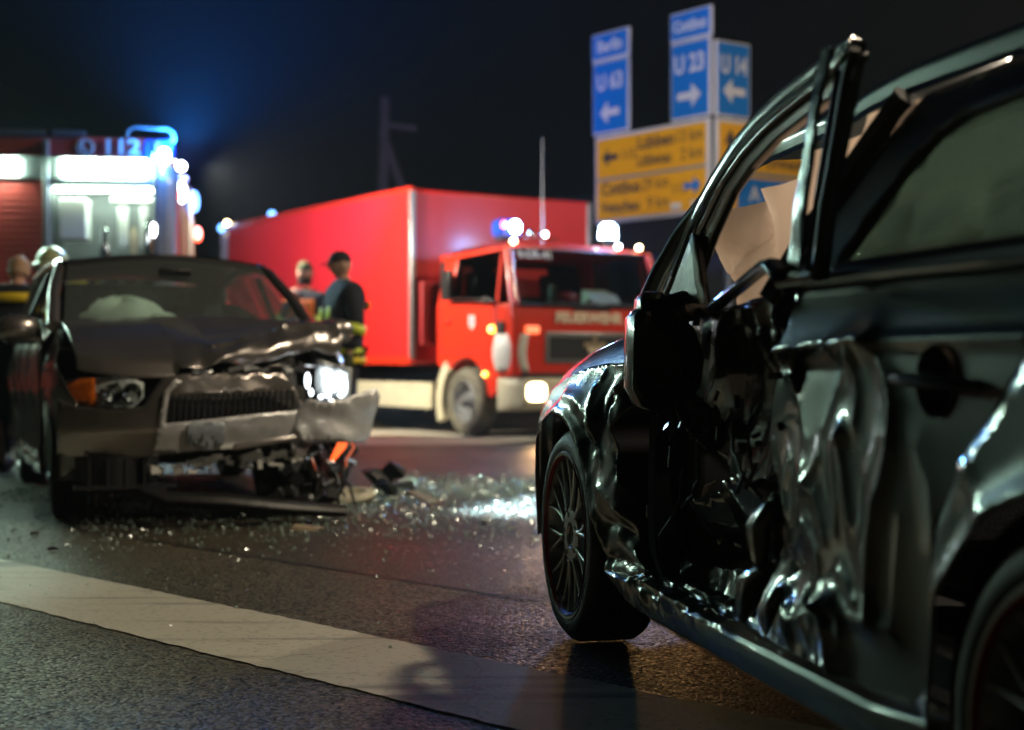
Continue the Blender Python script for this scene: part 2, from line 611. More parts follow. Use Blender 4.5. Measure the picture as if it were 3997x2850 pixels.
def seg_dist(P, line, closed=False):
    """distance and side of every point to a polyline"""
    best = np.full(len(P), 1e9)
    side = np.zeros(len(P))
    n = len(line)
    for i in range(n if closed else n - 1):
        a, b = np.array(line[i], float), np.array(line[(i + 1) % n], float)
        d = b - a
        t = np.clip(((P - a) @ d) / (d @ d + 1e-12), 0, 1)
        q = a + t[:, None] * d
        e = np.linalg.norm(P - q, axis=1)
        s = np.sign(d[0] * (P[:, 1] - a[1]) - d[1] * (P[:, 0] - a[0]))
        m = e < best
        best[m] = e[m]
        side[m] = s[m]
    return best, side

def panel(name, outline, pos, res, m, parent, thick=.002, flip=False, angle=50, jit=.25, offset=-1., holes=(), **kw):
    """sheet cut to an outline in (a, b); pos maps arrays (a, b) to x, y, z"""
    B = densify(outline, res)
    loops = [B] + [densify(h, res) for h in holes]
    lo, hi = B.min(0), B.max(0)
    gx, gy = np.meshgrid(np.arange(lo[0], hi[0], res), np.arange(lo[1], hi[1], res))
    P = np.stack([gx.ravel(), gy.ravel()], 1)
    P = P + RNG.uniform(-jit, jit, P.shape) * res
    P = P[inside(P, B)]
    d, _ = seg_dist(P, B, True)
    P = P[d > res * .45]
    for h in loops[1:]:
        P = P[~inside(P, h)]
        d, _ = seg_dist(P, h, True)
        P = P[d > res * .45]
    edges = []
    n0 = 0
    for L in loops:
        n = len(L)
        edges += [(n0 + i, n0 + (i + 1) % n) for i in range(n)]
        n0 += n
    V2 = np.concatenate(loops + [P], 0)
    vo, eo, fo, *_r = delaunay_2d_cdt([Vector((float(p[0]), float(p[1]))) for p in V2], edges, [], 0, 1e-6)
    A = np.array([(p.x, p.y) for p in vo])
    F = [tuple(f) for f in fo]
    cen = np.array([A[list(f)].mean(0) for f in F])
    ok = inside(cen, B)
    for h in loops[1:]:
        ok &= ~inside(cen, h)
    F = [f for f, k in zip(F, ok) if k]
    if flip:
        F = [f[::-1] for f in F]
    x, y, z = pos(A[:, 0], A[:, 1])
    V = np.stack([x + 0 * A[:, 0], y + 0 * A[:, 0], z + 0 * A[:, 0]], 1)
    return mesh_obj(name, V.tolist(), F, m, parent, angle=angle, solid=thick, offset=offset, **kw)

# value noise on arrays
_T = RNG.rand(256, 256)
def vnoise(x, y):
    xi, yi = np.floor(x).astype(int), np.floor(y).astype(int)
    fx, fy = x - xi, y - yi
    fx, fy = fx * fx * (3 - 2 * fx), fy * fy * (3 - 2 * fy)
    g = lambda i, j: _T[(xi + i) % 256, (yi + j) % 256]
    return (g(0, 0) * (1 - fx) + g(1, 0) * fx) * (1 - fy) + (g(0, 1) * (1 - fx) + g(1, 1) * fx) * fy

def facet(x, y):
    """piecewise flat noise: crumpled sheet, sharp folds between plane facets"""
    xi, yi = np.floor(x).astype(int), np.floor(y).astype(int)
    fx, fy = x - xi, y - yi
    g = lambda i, j: _T[(xi + i) % 256, (yi + j) % 256]
    a, b, c, d = g(0, 0), g(1, 0), g(0, 1), g(1, 1)
    return np.where(fx + fy < 1, a + (b - a) * fx + (c - a) * fy, d + (c - d) * (1 - fx) + (b - d) * (1 - fy)) - .5

def ridged(x, y):
    return 1 - np.abs(2 * vnoise(x, y) - 1)

def smooth(a, b, x):
    t = np.clip((x - a) / (b - a), 0, 1)
    return t * t * (3 - 2 * t)

def creases(u, w, lst):
    """sum of folds: (polyline, height, width); height > 0 pushes out, < 0 in"""
    P = np.stack([u, w], 1)
    s = np.zeros(len(u))
    for line, h, wd in lst:
        d, _ = seg_dist(P, line)
        s += h * np.exp(-(d / wd))
    return s

def text(name, body, size, m, parent, loc, rot, extrude=.002, align='LEFT', sx=1., bold=0.):
    c = bpy.data.curves.new(name, 'FONT')
    c.body = body
    c.size = size
    c.extrude = extrude
    c.align_x = align
    c.align_y = 'CENTER'
    c.offset = bold
    c.resolution_u = 3
    c.materials.append(m)
    tmp = bpy.data.objects.new(name, c)
    me = bpy.data.meshes.new_from_object(tmp)
    bpy.data.objects.remove(tmp)
    bpy.data.curves.remove(c)
    me.materials.clear()
    me.materials.append(m)
    o = bpy.data.objects.new(name, me)
    COL.objects.link(o)
    o.parent = parent
    o.location = loc
    o.rotation_euler = rot
    o.scale = (sx, 1, 1)
    return o

def struct(o):
    return tag(o, kind='structure')

# ------------------------------------------------------------------ ground, markings
def flat(name, poly, z, m):
    return struct(mesh_obj(name, [(x, y, z) for x, y in poly], [tuple(range(len(poly)))], m, smooth=False))

flat('road', [(-150, -30), (150, -30), (150, 260), (-150, 260)], 0, M['asphalt_old'])
# near lane with the coarser surface, its edge runs along the tar seam
flat('road_lane', [(-2.78 - 29, 7.71 + 27), (-2.78, 7.71), (.117, 5.01), (12.99, -7.0), (-20, -7), (-40, 20)], .004, M['asphalt_new'])
sx, sy = .7318, -.6815
mb = MB()
nx, ny = .6815, .7318
random.seed(3)
pts = [(-2.78 + sx * t, 7.71 + sy * t) for t in [-3 + .16 * i for i in range(90)]]
for (x0, y0), (x1, y1) in zip(pts[:-1], pts[1:]):
    w0 = .010 + .014 * random.random()
    mb.add([(x0 - nx * .012, y0 - ny * .012, .0065), (x1 - nx * .012, y1 - ny * .012, .0065), (x1 + nx * w0, y1 + ny * w0, .0065), (x0 + nx * w0, y0 + ny * w0, .0065)], [(0, 1, 2, 3)])
o = mb.build('road_seam', M['seam'], smooth=False)
struct(o)

def worn_edge(a, b, n, amp, seed):
    rr = random.Random(seed)
    out = []
    for i in range(n + 1):
        t = i / n
        out.append((a[0] + (b[0] - a[0]) * t + rr.uniform(-amp, amp), a[1] + (b[1] - a[1]) * t + rr.uniform(-amp, amp)))
    return out
up = worn_edge((-5.07, 8.84), (2.5, 1.585), 260, .006, 4)
lo = worn_edge((2.15, 1.23), (-5.42, 8.47), 260, .006, 5)
_n = len(up)
_lo = lo[::-1]
vs = [(x, y, .008) for x, y in up] + [(x, y, .008) for x, y in _lo]
o = mesh_obj('road_marking', vs, [(i, i + 1, _n + i + 1, _n + i) for i in range(_n - 1)], M['road_paint'], smooth=False)
struct(o)
flat('road_marking', [(-1.60, 14.35), (-.18, 14.32), (.42, 15.5), (-.15, 16.25), (-1.35, 17.5), (-1.95, 17.3)], .004, M['road_paint'])
flat('road_marking', [(-4.3, 15.4), (-2.4, 14.9), (-2.5, 14.5), (-4.4, 15.0)], .004, M['road_paint'])

# ------------------------------------------------------------------ black hatchback (x forward, y left, z up; left side near y = 0)
CAR = empty('black_hatchback', 'crushed black hatchback with torn driver door, close to the camera', 'car', (.163, 4.33, .004), 102.8)

def interp(x, tab):
    t = sorted(tab)
    return np.interp(x, [p[0] for p in t], [p[1] for p in t])

HL = [(.66, .66), (.62, .70), (.302, .769), (.178, .799), (.047, .818), (-.1, .836), (-.238, .845), (-.47, .847), (-.75, .86)]
HS = [(.74, .67), (.72, .70), (.645, .766), (.555, .802), (.44, .836), (.316, .862), (.186, .883), (.039, .907), (-.088, .922), (-.207, .938), (-.7, .985), (-.8, .99)]

def s_in(u, w):
    u, w = np.asarray(u, float), np.asarray(w, float)
    s = .010 * ((w - .62) / .3) ** 2 * (w < 1.0)
    s = s + .026 * smooth(.89, 1.0, w)
    s = s + np.where(w > 1.0, (w - 1.0) * .52, 0)
    s = s + np.where(w < .27, (.27 - w) * .55, 0)
    s = s + .17 * np.clip((u - .30) / .35, 0, 1.3) ** 2
    s = s + .20 * np.clip((-2.75 - u) / .6, 0, 1.2) ** 2
    return s

# ---- front fender
FCR = [
    ([(-.228, .817), (-.216, .795), (-.193, .775), (-.228, .744), (-.24, .713), (-.286, .683), (-.263, .656)], .020, .020),
    ([(-.30, .81), (-.29, .76), (-.31, .70)], -.016, .03),
    ([(-.439, .844), (-.397, .798), (-.342, .722), (-.353, .707), (-.418, .743), (-.45, .786)], -.030, .018),
    ([(-.46, .83), (-.44, .80), (-.40, .77)], .022, .014),
    ([(-.532, .826), (-.481, .787), (-.439, .756)], .030, .02),
    ([(-.429, .725), (-.439, .68), (-.471, .652)], .018, .02),
    ([(-.286, .658), (-.308, .621), (-.342, .583)], .018, .018),
    ([(-.471, .637), (-.45, .59), (-.46, .546)], -.014, .02),
    ([(.087, .746), (-.07, .74), (-.144, .716), (-.193, .672), (-.286, .689)], .012, .02),
    ([(-.17, .66), (-.20, .62), (-.25, .60)], -.02, .025),
    ([(-.34, .50), (-.42, .47), (-.55, .42)], .018, .03),
    ([(-.38, .40), (-.48, .41), (-.57, .374)], -.02, .02),
    ([(-.36, .30), (-.5, .315), (-.64, .30)], -.022, .018),
]
ARCH_F = [(.36, .28), (.352, .42), (.339, .518), (.317, .592), (.237, .657), (.125, .694), (-.008, .682), (-.096, .643), (-.157, .594), (-.21, .525), (-.25, .46), (-.296, .400), (-.341, .34), (-.374, .27)]
FENDER = ARCH_F + [(-.33, .257), (-.45, .262), (-.671, .296), (-.615, .334), (-.572, .354), (-.567, .415), (-.547, .466), (-.518, .508), (-.475, .535), (-.455, .575), (-.462, .62), (-.45, .668),
                   (-.496, .712), (-.535, .743), (-.584, .777), (-.56, .81), (-.565, .846), (-.47, .847), (-.238, .845), (-.1, .836), (.047, .818), (.178, .799), (.302, .769), (.62, .70), (.63, .5), (.62, .28)]

def fender_pos(u, w):
    y = -s_in(u, w) - .046 * smooth(.70, .845, w + .12 * np.clip(u + .1, 0, 1))
    d, _ = seg_dist(np.stack([u, w], 1), ARCH_F)
    y = y + .016 * np.exp(-(d / .025) ** 2)
    k = smooth(.02, -.25, u)
    y = y + creases(u, w, FCR)
    y = y + k * (.020 * facet(u * 9 + 3 + w * 2.2, w * 6 + 1 - u) + .006 * facet(u * 21 + w * 8, w * 13 + 2 * u)) - k * .012
    y = y - .10 * smooth(-.46, -.62, u) * smooth(.3, .5, w)
    return u, y, w
panel('front_fender', FENDER, fender_pos, .010, M['black_paint'], CAR, .002, flip=True, angle=70)

# inner fender: dark liner behind the wheel
mb = MB()
mb.lathe([(.365, -.03), (.365, -.30)], 'y', 30, (.01, 0, .326), a0=-10, a1=190)
mb.grid(lambda a, b: (-.36 + .72 * a, -.30, .12 + .6 * b), 4, 4)
mb.build('wheel_liner', M['plastic_matt'], CAR)

# ---- hood (bonnet)
def hood_pt(a, b):
    u = .70 - 1.42 * a
    hl, hs = float(interp(u, HL)), float(interp(u, HS))
    fr = .17 * max(0, (u - .30) / .35) ** 2
    sec = [(0, -.058 - fr, hl), (.06, -.075 - fr, hl + .35 * (hs - hl)), (.14, -.105 - fr, hl + .75 * (hs - hl)), (.24, -.16 - fr, hs), (1, -.85, hs + .035)]
    t = b if b <= .5 else 1 - b
    t *= 2
    y = np.interp(t, [s[0] for s in sec], [s[1] for s in sec])
    z = np.interp(t, [s[0] for s in sec], [s[2] for s in sec])
    if b > .5:
        y = -1.70 - y
    return (u, float(y), float(z))
MB().grid(hood_pt, 40, 50).build('hood', M['black_paint'], CAR, angle=60)

# ---- rocker with the dented sill (profile swept along the car)
RSP = [(-.13, .175), (-.045, .180), (-.012, .205), (.004, .245), (.008, .270), (.002, .280), (-.030, .286), (-.052, .283), (-.062, .292), (-.066, .279), (-.082, .277), (-.090, .290), (-.098, .280), (-.118, .284), (-.140, .292), (-.152, .345), (-.172, .354), (-.235, .350), (-.25, .31)]
NP = len(RSP)
def rocker_pt(a, b):
    u = -.365 - 1.93 * a
    f = b * (NP - 1)
    i = min(int(f), NP - 2)
    t = f - i
    y = RSP[i][0] * (1 - t) + RSP[i + 1][0] * t
    z = RSP[i][1] * (1 - t) + RSP[i + 1][1] * t
    dmg = float(smooth(-.45, -.62, np.array([u]))[0] * smooth(-1.5, -.8, np.array([u]))[0])
    n1 = float(ridged(np.array([u * 7.3 + 2]), np.array([b * 6.0]))[0]) - .5
    n2 = float(ridged(np.array([u * 19 + 5]), np.array([b * 17.0]))[0]) - .5
    lip = max(0, 1 - abs(b - .30) * 4)
    y += dmg * (.026 * n1 + .012 * n2) - .02 * dmg * lip
    z += dmg * (.022 * n1 + .010 * n2)
    if u > -.75:                        # front tip sweeps up behind the wheel
        k = (u + .75) / .385
        z = z + (.262 - z) * .55 * k * k
        y -= .02 * k * k
    if u < -2.0:
        k = min(1, (-2.0 - u) / .2)
        z += .02 * k * max(0, 1 - abs(b - .25) * 3)
    return (u, y, z)
MB().grid(rocker_pt, 190, 54).build('rocker_panel', M['black_paint'], CAR, angle=40)

# sill tread strips
mb = MB()
for k in range(5):
    y = -.178 - .013 * k
    mb.tube([(-.62 - .10 * i, y + .004 * math.sin(i * 1.7 + k), .338 + .006 * math.sin(i * 2.3)) for i in range(9)], .0035, 5)
mb.build('sill_plate', M['steel'], CAR)

# ---- rear door, struck and pushed in
R1 = [(-1.50, .868), (-1.624, .876), (-1.74, .883), (-1.842, .887), (-1.925, .894), (-1.988, .888)]
R2 = [(-1.985, .892), (-1.992, .878), (-2.019, .857), (-2.05, .827), (-2.072, .786), (-2.072, .744), (-2.067, .705), (-2.05, .657), (-2.019, .595), (-2.006, .546), (-2.0, .483), (-2.007, .42)]
# folds of the crushed sheet: line, height, half width
DCR = [
    (R1, .016, .014), (R2, .017, .030),
    ([(-1.902, .854), (-1.922, .818), (-1.922, .781), (-1.916, .746)], .010, .022),
    ([(-1.889, .854), (-1.84, .809), (-1.805, .764), (-1.769, .724)], .012, .030),
    ([(-1.861, .729), (-1.861, .691), (-1.875, .654), (-1.889, .606), (-1.902, .577)], .014, .028),
    ([(-1.868, .729), (-1.826, .701), (-1.826, .663), (-1.84, .601), (-1.833, .549)], .011, .024),
    ([(-1.747, .675), (-1.717, .647), (-1.678, .619), (-1.647, .603)], .012, .026),
    ([(-1.55, .837), (-1.631, .771), (-1.671, .705)], .010, .045),
    ([(-1.507, .841), (-1.591, .856), (-1.742, .867), (-1.79, .874)], -.014, .012),
    ([(-1.575, .652), (-1.558, .628), (-1.533, .598), (-1.55, .557)], .012, .028),
    ([(-1.671, .651), (-1.678, .625), (-1.732, .603), (-1.769, .554), (-1.783, .527)], .014, .030),
    ([(-2.031, .733), (-2.006, .701), (-1.981, .663)], .007, .030),
    ([(-1.67, .542), (-1.716, .518), (-1.746, .493), (-1.746, .456), (-1.772, .421), (-1.817, .414)], .016, .028),
    ([(-1.817, .414), (-1.833, .399), (-1.821, .377), (-1.83, .343), (-1.833, .30)], .020, .032),
    ([(-1.854, .478), (-1.883, .465), (-1.907, .444), (-1.925, .437)], .011, .018),
    ([(-1.962, .525), (-1.977, .47), (-1.984, .447)], .011, .022),
    ([(-1.82, .412), (-1.729, .386), (-1.639, .354)], .014, .016),
    ([(-1.82, .412), (-1.956, .409), (-2.071, .416)], .012, .016),
    ([(-1.553, .396), (-1.548, .37), (-1.546, .351)], .012, .022),
    ([(-1.55, .463), (-1.591, .446), (-1.551, .415), (-1.62, .399)], -.014, .022),
    ([(-1.647, .52), (-1.591, .488), (-1.55, .457)], .012, .022),
    ([(-1.845, .423), (-1.88, .407), (-1.875, .377)], .010, .018),
    ([(-1.69, .41), (-1.70, .37), (-1.72, .33)], .010, .026),
    ([(-2.033, .622), (-2.012, .557), (-2.006, .485), (-2.008, .425)], .008, .03),
    ([(-2.10, .60), (-2.08, .50), (-2.075, .44)], .006, .05),
    ([(-2.15, .72), (-2.19, .66), (-2.2, .58)], .006, .05),
]
SHUT = [(-2.46, 1.0), (-2.435, .861), (-2.375, .795), (-2.311, .735), (-2.252, .663), (-2.202, .594)]
RDOOR = [(-1.585, 1.0), (-1.62, .92), (-1.61, .89), (-1.57, .872), (-1.495, .842), (-1.473, .81), (-1.447, .751), (-1.429, .691), (-1.455, .635), (-1.499, .60), (-1.50, .55), (-1.46, .50), (-1.44, .45), (-1.45, .40), (-1.46, .345), (-1.47, .298), (-1.75, .292), (-2.0, .295), (-2.10, .305), (-2.165, .34), (-2.19, .42), (-2.196, .52)] + SHUT[::-1]

def rdoor_pos(u, w):
    y = -s_in(u, w)
    k = np.clip((u + 2.05) / .62, 0, 1.15)
    into = smooth(.885, .835, w)
    low = smooth(.33, .47, w)
    y = y - .055 * k * into * low + creases(u, w, DCR)
    near = smooth(-2.12, -2.0, u) * smooth(.90, .86, w)
    wob = 1.3 * vnoise(u * 6 + 2, w * 5)
    y = y + near * .006 * facet(u * 4.5 + 1.7 * w, w * 3.0 + 1.1 + u)
    foot = smooth(.60, .42, w) * smooth(-1.95, -1.70, u)
    y = y + foot * (.016 * facet(u * 13 + w * 7 + .4, w * 9 - u * 3) + .009 * facet(u * 29 - w * 12, w * 20 + u * 5))
    y = y + .010 * np.exp(-((w - .888) / .012) ** 2) * (u < -1.97)      # pressed shoulder crease
    return u, y, w
hx, hz = -2.20, .822
rd = panel('rear_door', RDOOR, rdoor_pos, .006, M['black_paint'], CAR, .0025, flip=True, angle=70, holes=[[(hx + .054 * math.cos(R(t)), hz + .054 * math.sin(R(t))) for t in range(0, 360, 15)]])
# torn strips hanging at the foot of the door
mb = MB()
def shard_sheet(mb, pts, w, twist, n=10):
    vs, fs = [], []
    for i in range(n + 1):
        t = i / n
        f = t * (len(pts) - 1)
        k = min(int(f), len(pts) - 2)
        p = Vector(pts[k]).lerp(Vector(pts[k + 1]), f - k)
        ww = w * (.25 + 1.2 * math.sin(math.pi * min(1, t * .9 + .08)))
        a = twist[0] + (twist[1] - twist[0]) * t
        d = Vector((math.cos(a), math.sin(a), .25 * math.sin(3 * t)))
        bow = Vector((-d.y, d.x, 0)) * ww * .35
        vs += [p - d * ww, p + bow, p + d * ww]
    for i in range(n):
        for j in (0, 1):
            fs.append((i * 3 + j, i * 3 + j + 1, (i + 1) * 3 + j + 1, (i + 1) * 3 + j))
    mb.add(vs, fs)
shard_sheet(mb, [(-1.56, .0, .455), (-1.49, .012, .40), (-1.447, .012, .318)], .024, (.3, .75))
shard_sheet(mb, [(-1.49, -.045, .585), (-1.475, -.035, .52), (-1.49, -.04, .45)], .034, (.05, .25))
shard_sheet(mb, [(-1.63, .01, .42), (-1.60, .02, .37), (-1.57, .01, .315)], .018, (.5, -.3))
shard_sheet(mb, [(-1.50, -.06, .46), (-1.44, -.05, .40), (-1.40, -.03, .34)], .014, (1.0, .4))
shard_sheet(mb, [(-1.58, .01, .58), (-1.55, .02, .52), (-1.56, .02, .44)], .022, (.1, .8))
mb.build('torn_strips', M['black_paint'], rd, angle=60, solid=.002)
# handle: round recess and bar
mb = MB()
mb.lathe([(.056, .010), (.053, .004), (.044, -.022), (.02, -.032), (.0001, -.034)], 'y', 28, (hx, -.006, hz))
mb.build('handle_recess', M['plastic'], rd)
mb = MB()
mb.tube([(hx + .115, -.004, hz + .004), (hx + .09, .014, hz + .004), (hx, .024, hz + .002), (hx - .09, .014, hz - .002), (hx - .118, -.004, hz - .003)], [.016, .019, .020, .019, .015], 10, flat=.6)
mb.build('door_handle', M['black_paint'], rd)
MB().sphere((hx + .118, .004, hz + .004), (.014, .010, .014), 14, 10).build('handle_glint', M['chrome'], rd)  # chrome bead added as the glint at the front end of the handle

# ---- rear quarter with wheel arch
ARC_C, ARC_R = (-2.56, .326), .355
ARCH_R = [(ARC_C[0] + ARC_R * math.cos(R(t)), ARC_C[1] + ARC_R * math.sin(R(t))) for t in range(-10, 191, 8)]
QUART = [(-2.464, 1.0), (-2.438, .861), (-2.379, .795), (-2.315, .735), (-2.256, .663), (-2.206, .594), (-2.20, .52), (-2.194, .42), (-2.17, .345), (-2.12, .31), (-2.20, .262)] + ARCH_R + [(-2.93, .26), (-3.30, .26), (-3.36, .6), (-3.30, 1.0)]
def quart_pos(u, w):
    y = -s_in(u, w)
    d, _ = seg_dist(np.stack([u, w], 1), ARCH_R)
    y = y + .020 * np.exp(-(d / .03) ** 2) + .005 * np.exp(-(d / .10) ** 2)
    y = y + .010 * np.exp(-((w - .885) / .012) ** 2)
    k = smooth(-2.45, -2.25, u) * smooth(.85, .6, w)
    y = y + k * (.016 * (ridged(u * 9, w * 5) - .5)) + creases(u, w, [([(-2.29, .70), (-2.33, .66), (-2.35, .64)], .012, .025)])
    return u, y, w
panel('rear_quarter', QUART, quart_pos, .016, M['black_paint'], CAR, .002, flip=True, angle=45)
mb = MB()
mb.lathe([(.352, -.02), (.352, -.30)], 'y', 30, (ARC_C[0], 0, ARC_C[1]), a0=-12, a1=192)
mb.grid(lambda a, b: (-2.92 + .72 * a, -.30, .12 + .6 * b), 4, 4)
mb.build('wheel_liner', M['plastic_matt'], CAR)

# ---- greenhouse: rear window frame, glass, pillars, roof
WHOLE = [(-1.775, 1.035), (-1.861, 1.185), (-1.93, 1.246), (-2.002, 1.272), (-2.2, 1.285), (-2.45, 1.26), (-2.57, 1.17), (-2.56, 1.035)]
WOUT = [(-1.54, 1.0), (-1.62, 1.13), (-1.717, 1.262), (-1.80, 1.345), (-2.1, 1.356), (-2.55, 1.33), (-2.80, 1.20), (-2.72, 1.0)]
side_pos = lambda off: (lambda u, w: (u, -s_in(u, w) + off, w))
panel('window_frame', WOUT, side_pos(0.), .03, M['plastic'], CAR, .015, flip=True, holes=[WHOLE], jit=0)
big = [(WHOLE[i][0] + (.012 if WHOLE[i][0] > -2.2 else -.012), WHOLE[i][1] + (.01 if WHOLE[i][1] > 1.1 else -.01)) for i in range(len(WHOLE))]
panel('window_pane', big, side_pos(-.012), .05, M['pane_dark'], CAR, .003, flip=True, jit=0)
mb = MB()
mb.tube([(u, -float(s_in(u, 1.0)) + .006, 1.002 + .004 * math.sin((u + 2) * 2)) for u in np.linspace(-1.56, -3.25, 22)], .011, 8)
mb.tube([(-1.60, -.045, 1.03), (-1.66, -.11, 1.16), (-1.74, -.165, 1.265)], .007, 6)
mb.build('window_trim', M['black_paint'], CAR)

RLINE = [(-.40, .98), (-.45, 1.12), (-.53, 1.22), (-.64, 1.29), (-.774, 1.345), (-.95, 1.375), (-1.2, 1.388), (-1.438, 1.396), (-1.538, 1.412), (-1.692, 1.422), (-2.05, 1.42), (-2.6, 1.40), (-3.1, 1.34), (-3.3, 1.28)]
def roof_pt(a, b):
    u = -.78 - 2.47 * a
    w = float(interp(u, RLINE))
    t = (b if b <= .5 else 1 - b) * 2
    sec = [(0, -.205, w - .066), (.05, -.212, w - .050), (.06, -.240, w - .050), (.12, -.2355, w - .012), (.15, -.238, w - .003), (.19, -.250, w + .006), (.32, -.33, w + .020), (1, -.85, w + .052)]
    y = float(np.interp(t, [s[0] for s in sec], [s[1] for s in sec]))
    z = float(np.interp(t, [s[0] for s in sec], [s[2] for s in sec]))
    if b > .5:
        y = -1.70 - y
    return (u, y, z)
MB().grid(roof_pt, 40, 160).build('roof', M['black_paint'], CAR, angle=50)
for s in (0, 1):
    f = (lambda y: y) if s == 0 else (lambda y: -1.70 - y)
    mb = MB()
    mb.tube([(u, f(-.10 - .13 * min(1, max(0, (w - .98) / .36))), w - .02) for u, w in RLINE[:6]] , [.026] * 6, 10)
    mb.build('a_pillar', M['black_paint'], CAR)
    mb = MB()
    mb.tube([(-1.50, f(-.05), .97), (-1.56, f(-.10), 1.1), (-1.66, f(-.17), 1.26), (-1.74, f(-.205), 1.35)], [.05, .042, .036, .034], 8)
    mb.build('b_pillar', M['plastic'], CAR)
    mb = MB()
    mb.tube([(-2.9, f(-.05), 1.0), (-3.0, f(-.15), 1.15), (-3.05, f(-.22), 1.3)], [.12, .10, .08], 10)
    mb.build('c_pillar', M['black_paint'], CAR)
MB().grid(lambda a, b: (float(np.interp(a, [0, .33, .66, .85, 1], [-.40, -.45, -.62, -.76, -.84])) + .22 * math.sin(math.pi * b) * (1 - .5 * a), -.12 - 1.46 * b + (-.11 + .22 * b) * a, float(np.interp(a, [0, .33, .66, .85, 1], [.98, 1.12, 1.28, 1.34, 1.365])) + .045 * math.sin(math.pi * b) * a), 12, 20).build('windshield', M['pane_clear'], CAR)
MB().grid(lambda a, b: (-3.28 + .14 * a, -.18 - 1.34 * b, 1.0 + .30 * a), 4, 8).build('rear_window', M['pane_dark'], CAR)

# right flank, nose and tail
def rpos(u, w):
    return u, -1.70 + s_in(u, w), w
archm = lambda cx: [(cx + .36 * math.cos(R(t)), .326 + .36 * math.sin(R(t))) for t in range(-10, 191, 12)]
RIGHT = [(.62, .28)] + archm(0.02) + [(-.36, .24), (-2.18, .24)] + archm(-2.56) + [(-2.95, .26), (-3.34, .28), (-3.36, .6), (-3.30, 1.0), (-.70, .98), (-.5, .86), (0, .83), (.3, .77), (.62, .70)]
panel('right_flank', RIGHT, rpos, .05, M['black_paint'], CAR, .003)
RW = [(-.78, 1.0), (-1.20, 1.26), (-1.35, 1.30), (-2.3, 1.31), (-2.6, 1.24), (-2.75, 1.0)]
RWO = [(-.60, .985), (-1.13, 1.30), (-1.32, 1.355), (-2.4, 1.355), (-2.7, 1.30), (-2.95, .99)]
panel('window_frame', RWO, rpos, .05, M['plastic'], CAR, .015, holes=[[(-.80, 1.01), (-1.20, 1.25), (-1.35, 1.295), (-1.60, 1.30), (-1.52, 1.01)], [(-1.62, 1.01), (-1.70, 1.30), (-2.3, 1.30), (-2.58, 1.22), (-2.7, 1.01)]], jit=0)
def nose(a, b):
    y = -.10 - 1.50 * b
    k = abs(b - .5) * 2
    return (.80 - .20 * k ** 3 - .06 * a - .04 * (1 - a) ** 2, y, .18 + .50 * a)
MB().grid(nose, 10, 24).build('front_bumper', M['black_paint'], CAR)
for y in (-.30, -1.40):
    MB().sphere((.62, y, .62), (.12, .13, .07)).build('headlight', M['reflector'], CAR)
def tail(a, b):
    k = abs(b - .5) * 2
    return (-3.42 + .16 * k ** 3 + .14 * max(0, a - .5) * 2, -.02 - 1.66 * b, .25 + .76 * a)
MB().grid(tail, 10, 24).build('tailgate', M['black_paint'], CAR)

# ---- driver door, bent outwards: frame, trim, torn inner panel
def door_v(u):
    return -.10 + (-.633 - u) / 1.293 * .10
DOORIN = [(-.64, .97), (-.80, .99), (-1.12, .972), (-1.45, .995), (-1.62, .998), (-1.63, .90), (-1.615, .826), (-1.645, .72), (-1.655, .66), (-1.56, .62), (-1.42, .59), (-1.30, .60), (-1.12, .55), (-1.0, .56), (-.92, .62), (-.80, .66), (-.70, .80), (-.60, .86)]
def doorin_pos(u, w):
    y = door_v(u) - .02 - .05 * smooth(.98, .75, w) * smooth(-.7, -1.0, u) * smooth(-1.65, -1.4, u)
    y = y + .040 * facet(u * 5.1 + .3 + w * 2, w * 4.3 + .6 - u) * .7 + .014 * facet(u * 15 + w * 4, w * 12)
    y = y + creases(u, w, [([(-1.57, .99), (-1.585, .94), (-1.60, .88), (-1.61, .80)], .030, .016), ([(-1.47, .98), (-1.49, .93), (-1.53, .88)], .026, .016), ([(-1.52, .97), (-1.54, .90), (-1.57, .83)], -.03, .018),
                               ([(-1.33, .93), (-1.35, .87), (-1.38, .83)], .024, .018), ([(-1.25, .92), (-1.36, .93), (-1.44, .95)], -.02, .02)])
    return u, y, w
fd = panel('front_door', DOORIN, doorin_pos, .013, M['gloss_black'], CAR, .003, flip=True, angle=70)
FOUT = [(-.633, 1.021), (-.797, 1.128), (-.962, 1.229), (-1.116, 1.287), (-1.259, 1.334), (-1.402, 1.364), (-1.563, 1.386), (-1.734, 1.397), (-1.813, 1.402), (-1.926, 1.411)]
FIN = [(-1.945, 1.372), (-1.90, 1.345), (-1.75, 1.322), (-1.662, 1.313), (-1.507, 1.297), (-1.347, 1.265), (-1.209, 1.225), (-1.061, 1.14), (-.985, 1.075), (-.87, 1.005), (-.72, .985)]
fpos = lambda off: (lambda u, w: (u, door_v(u) + off, w))
FRO = [(-.633, 1.021), (-.797, 1.128), (-.962, 1.229), (-1.116, 1.287), (-1.259, 1.334), (-1.402, 1.364), (-1.563, 1.386), (-1.734, 1.400), (-1.926, 1.411)]
FRI = [(-.73, .985), (-.93, 1.050), (-1.061, 1.140), (-1.209, 1.222), (-1.347, 1.265), (-1.507, 1.297), (-1.662, 1.313), (-1.80, 1.326), (-1.945, 1.372)]
FRP = [(0, -.012), (.02, .004), (.10, .012), (.22, .012), (.27, .003), (.46, .001), (.50, .010), (.58, .015), (.66, .010), (.70, .002), (.97, -.002), (1, -.02)]
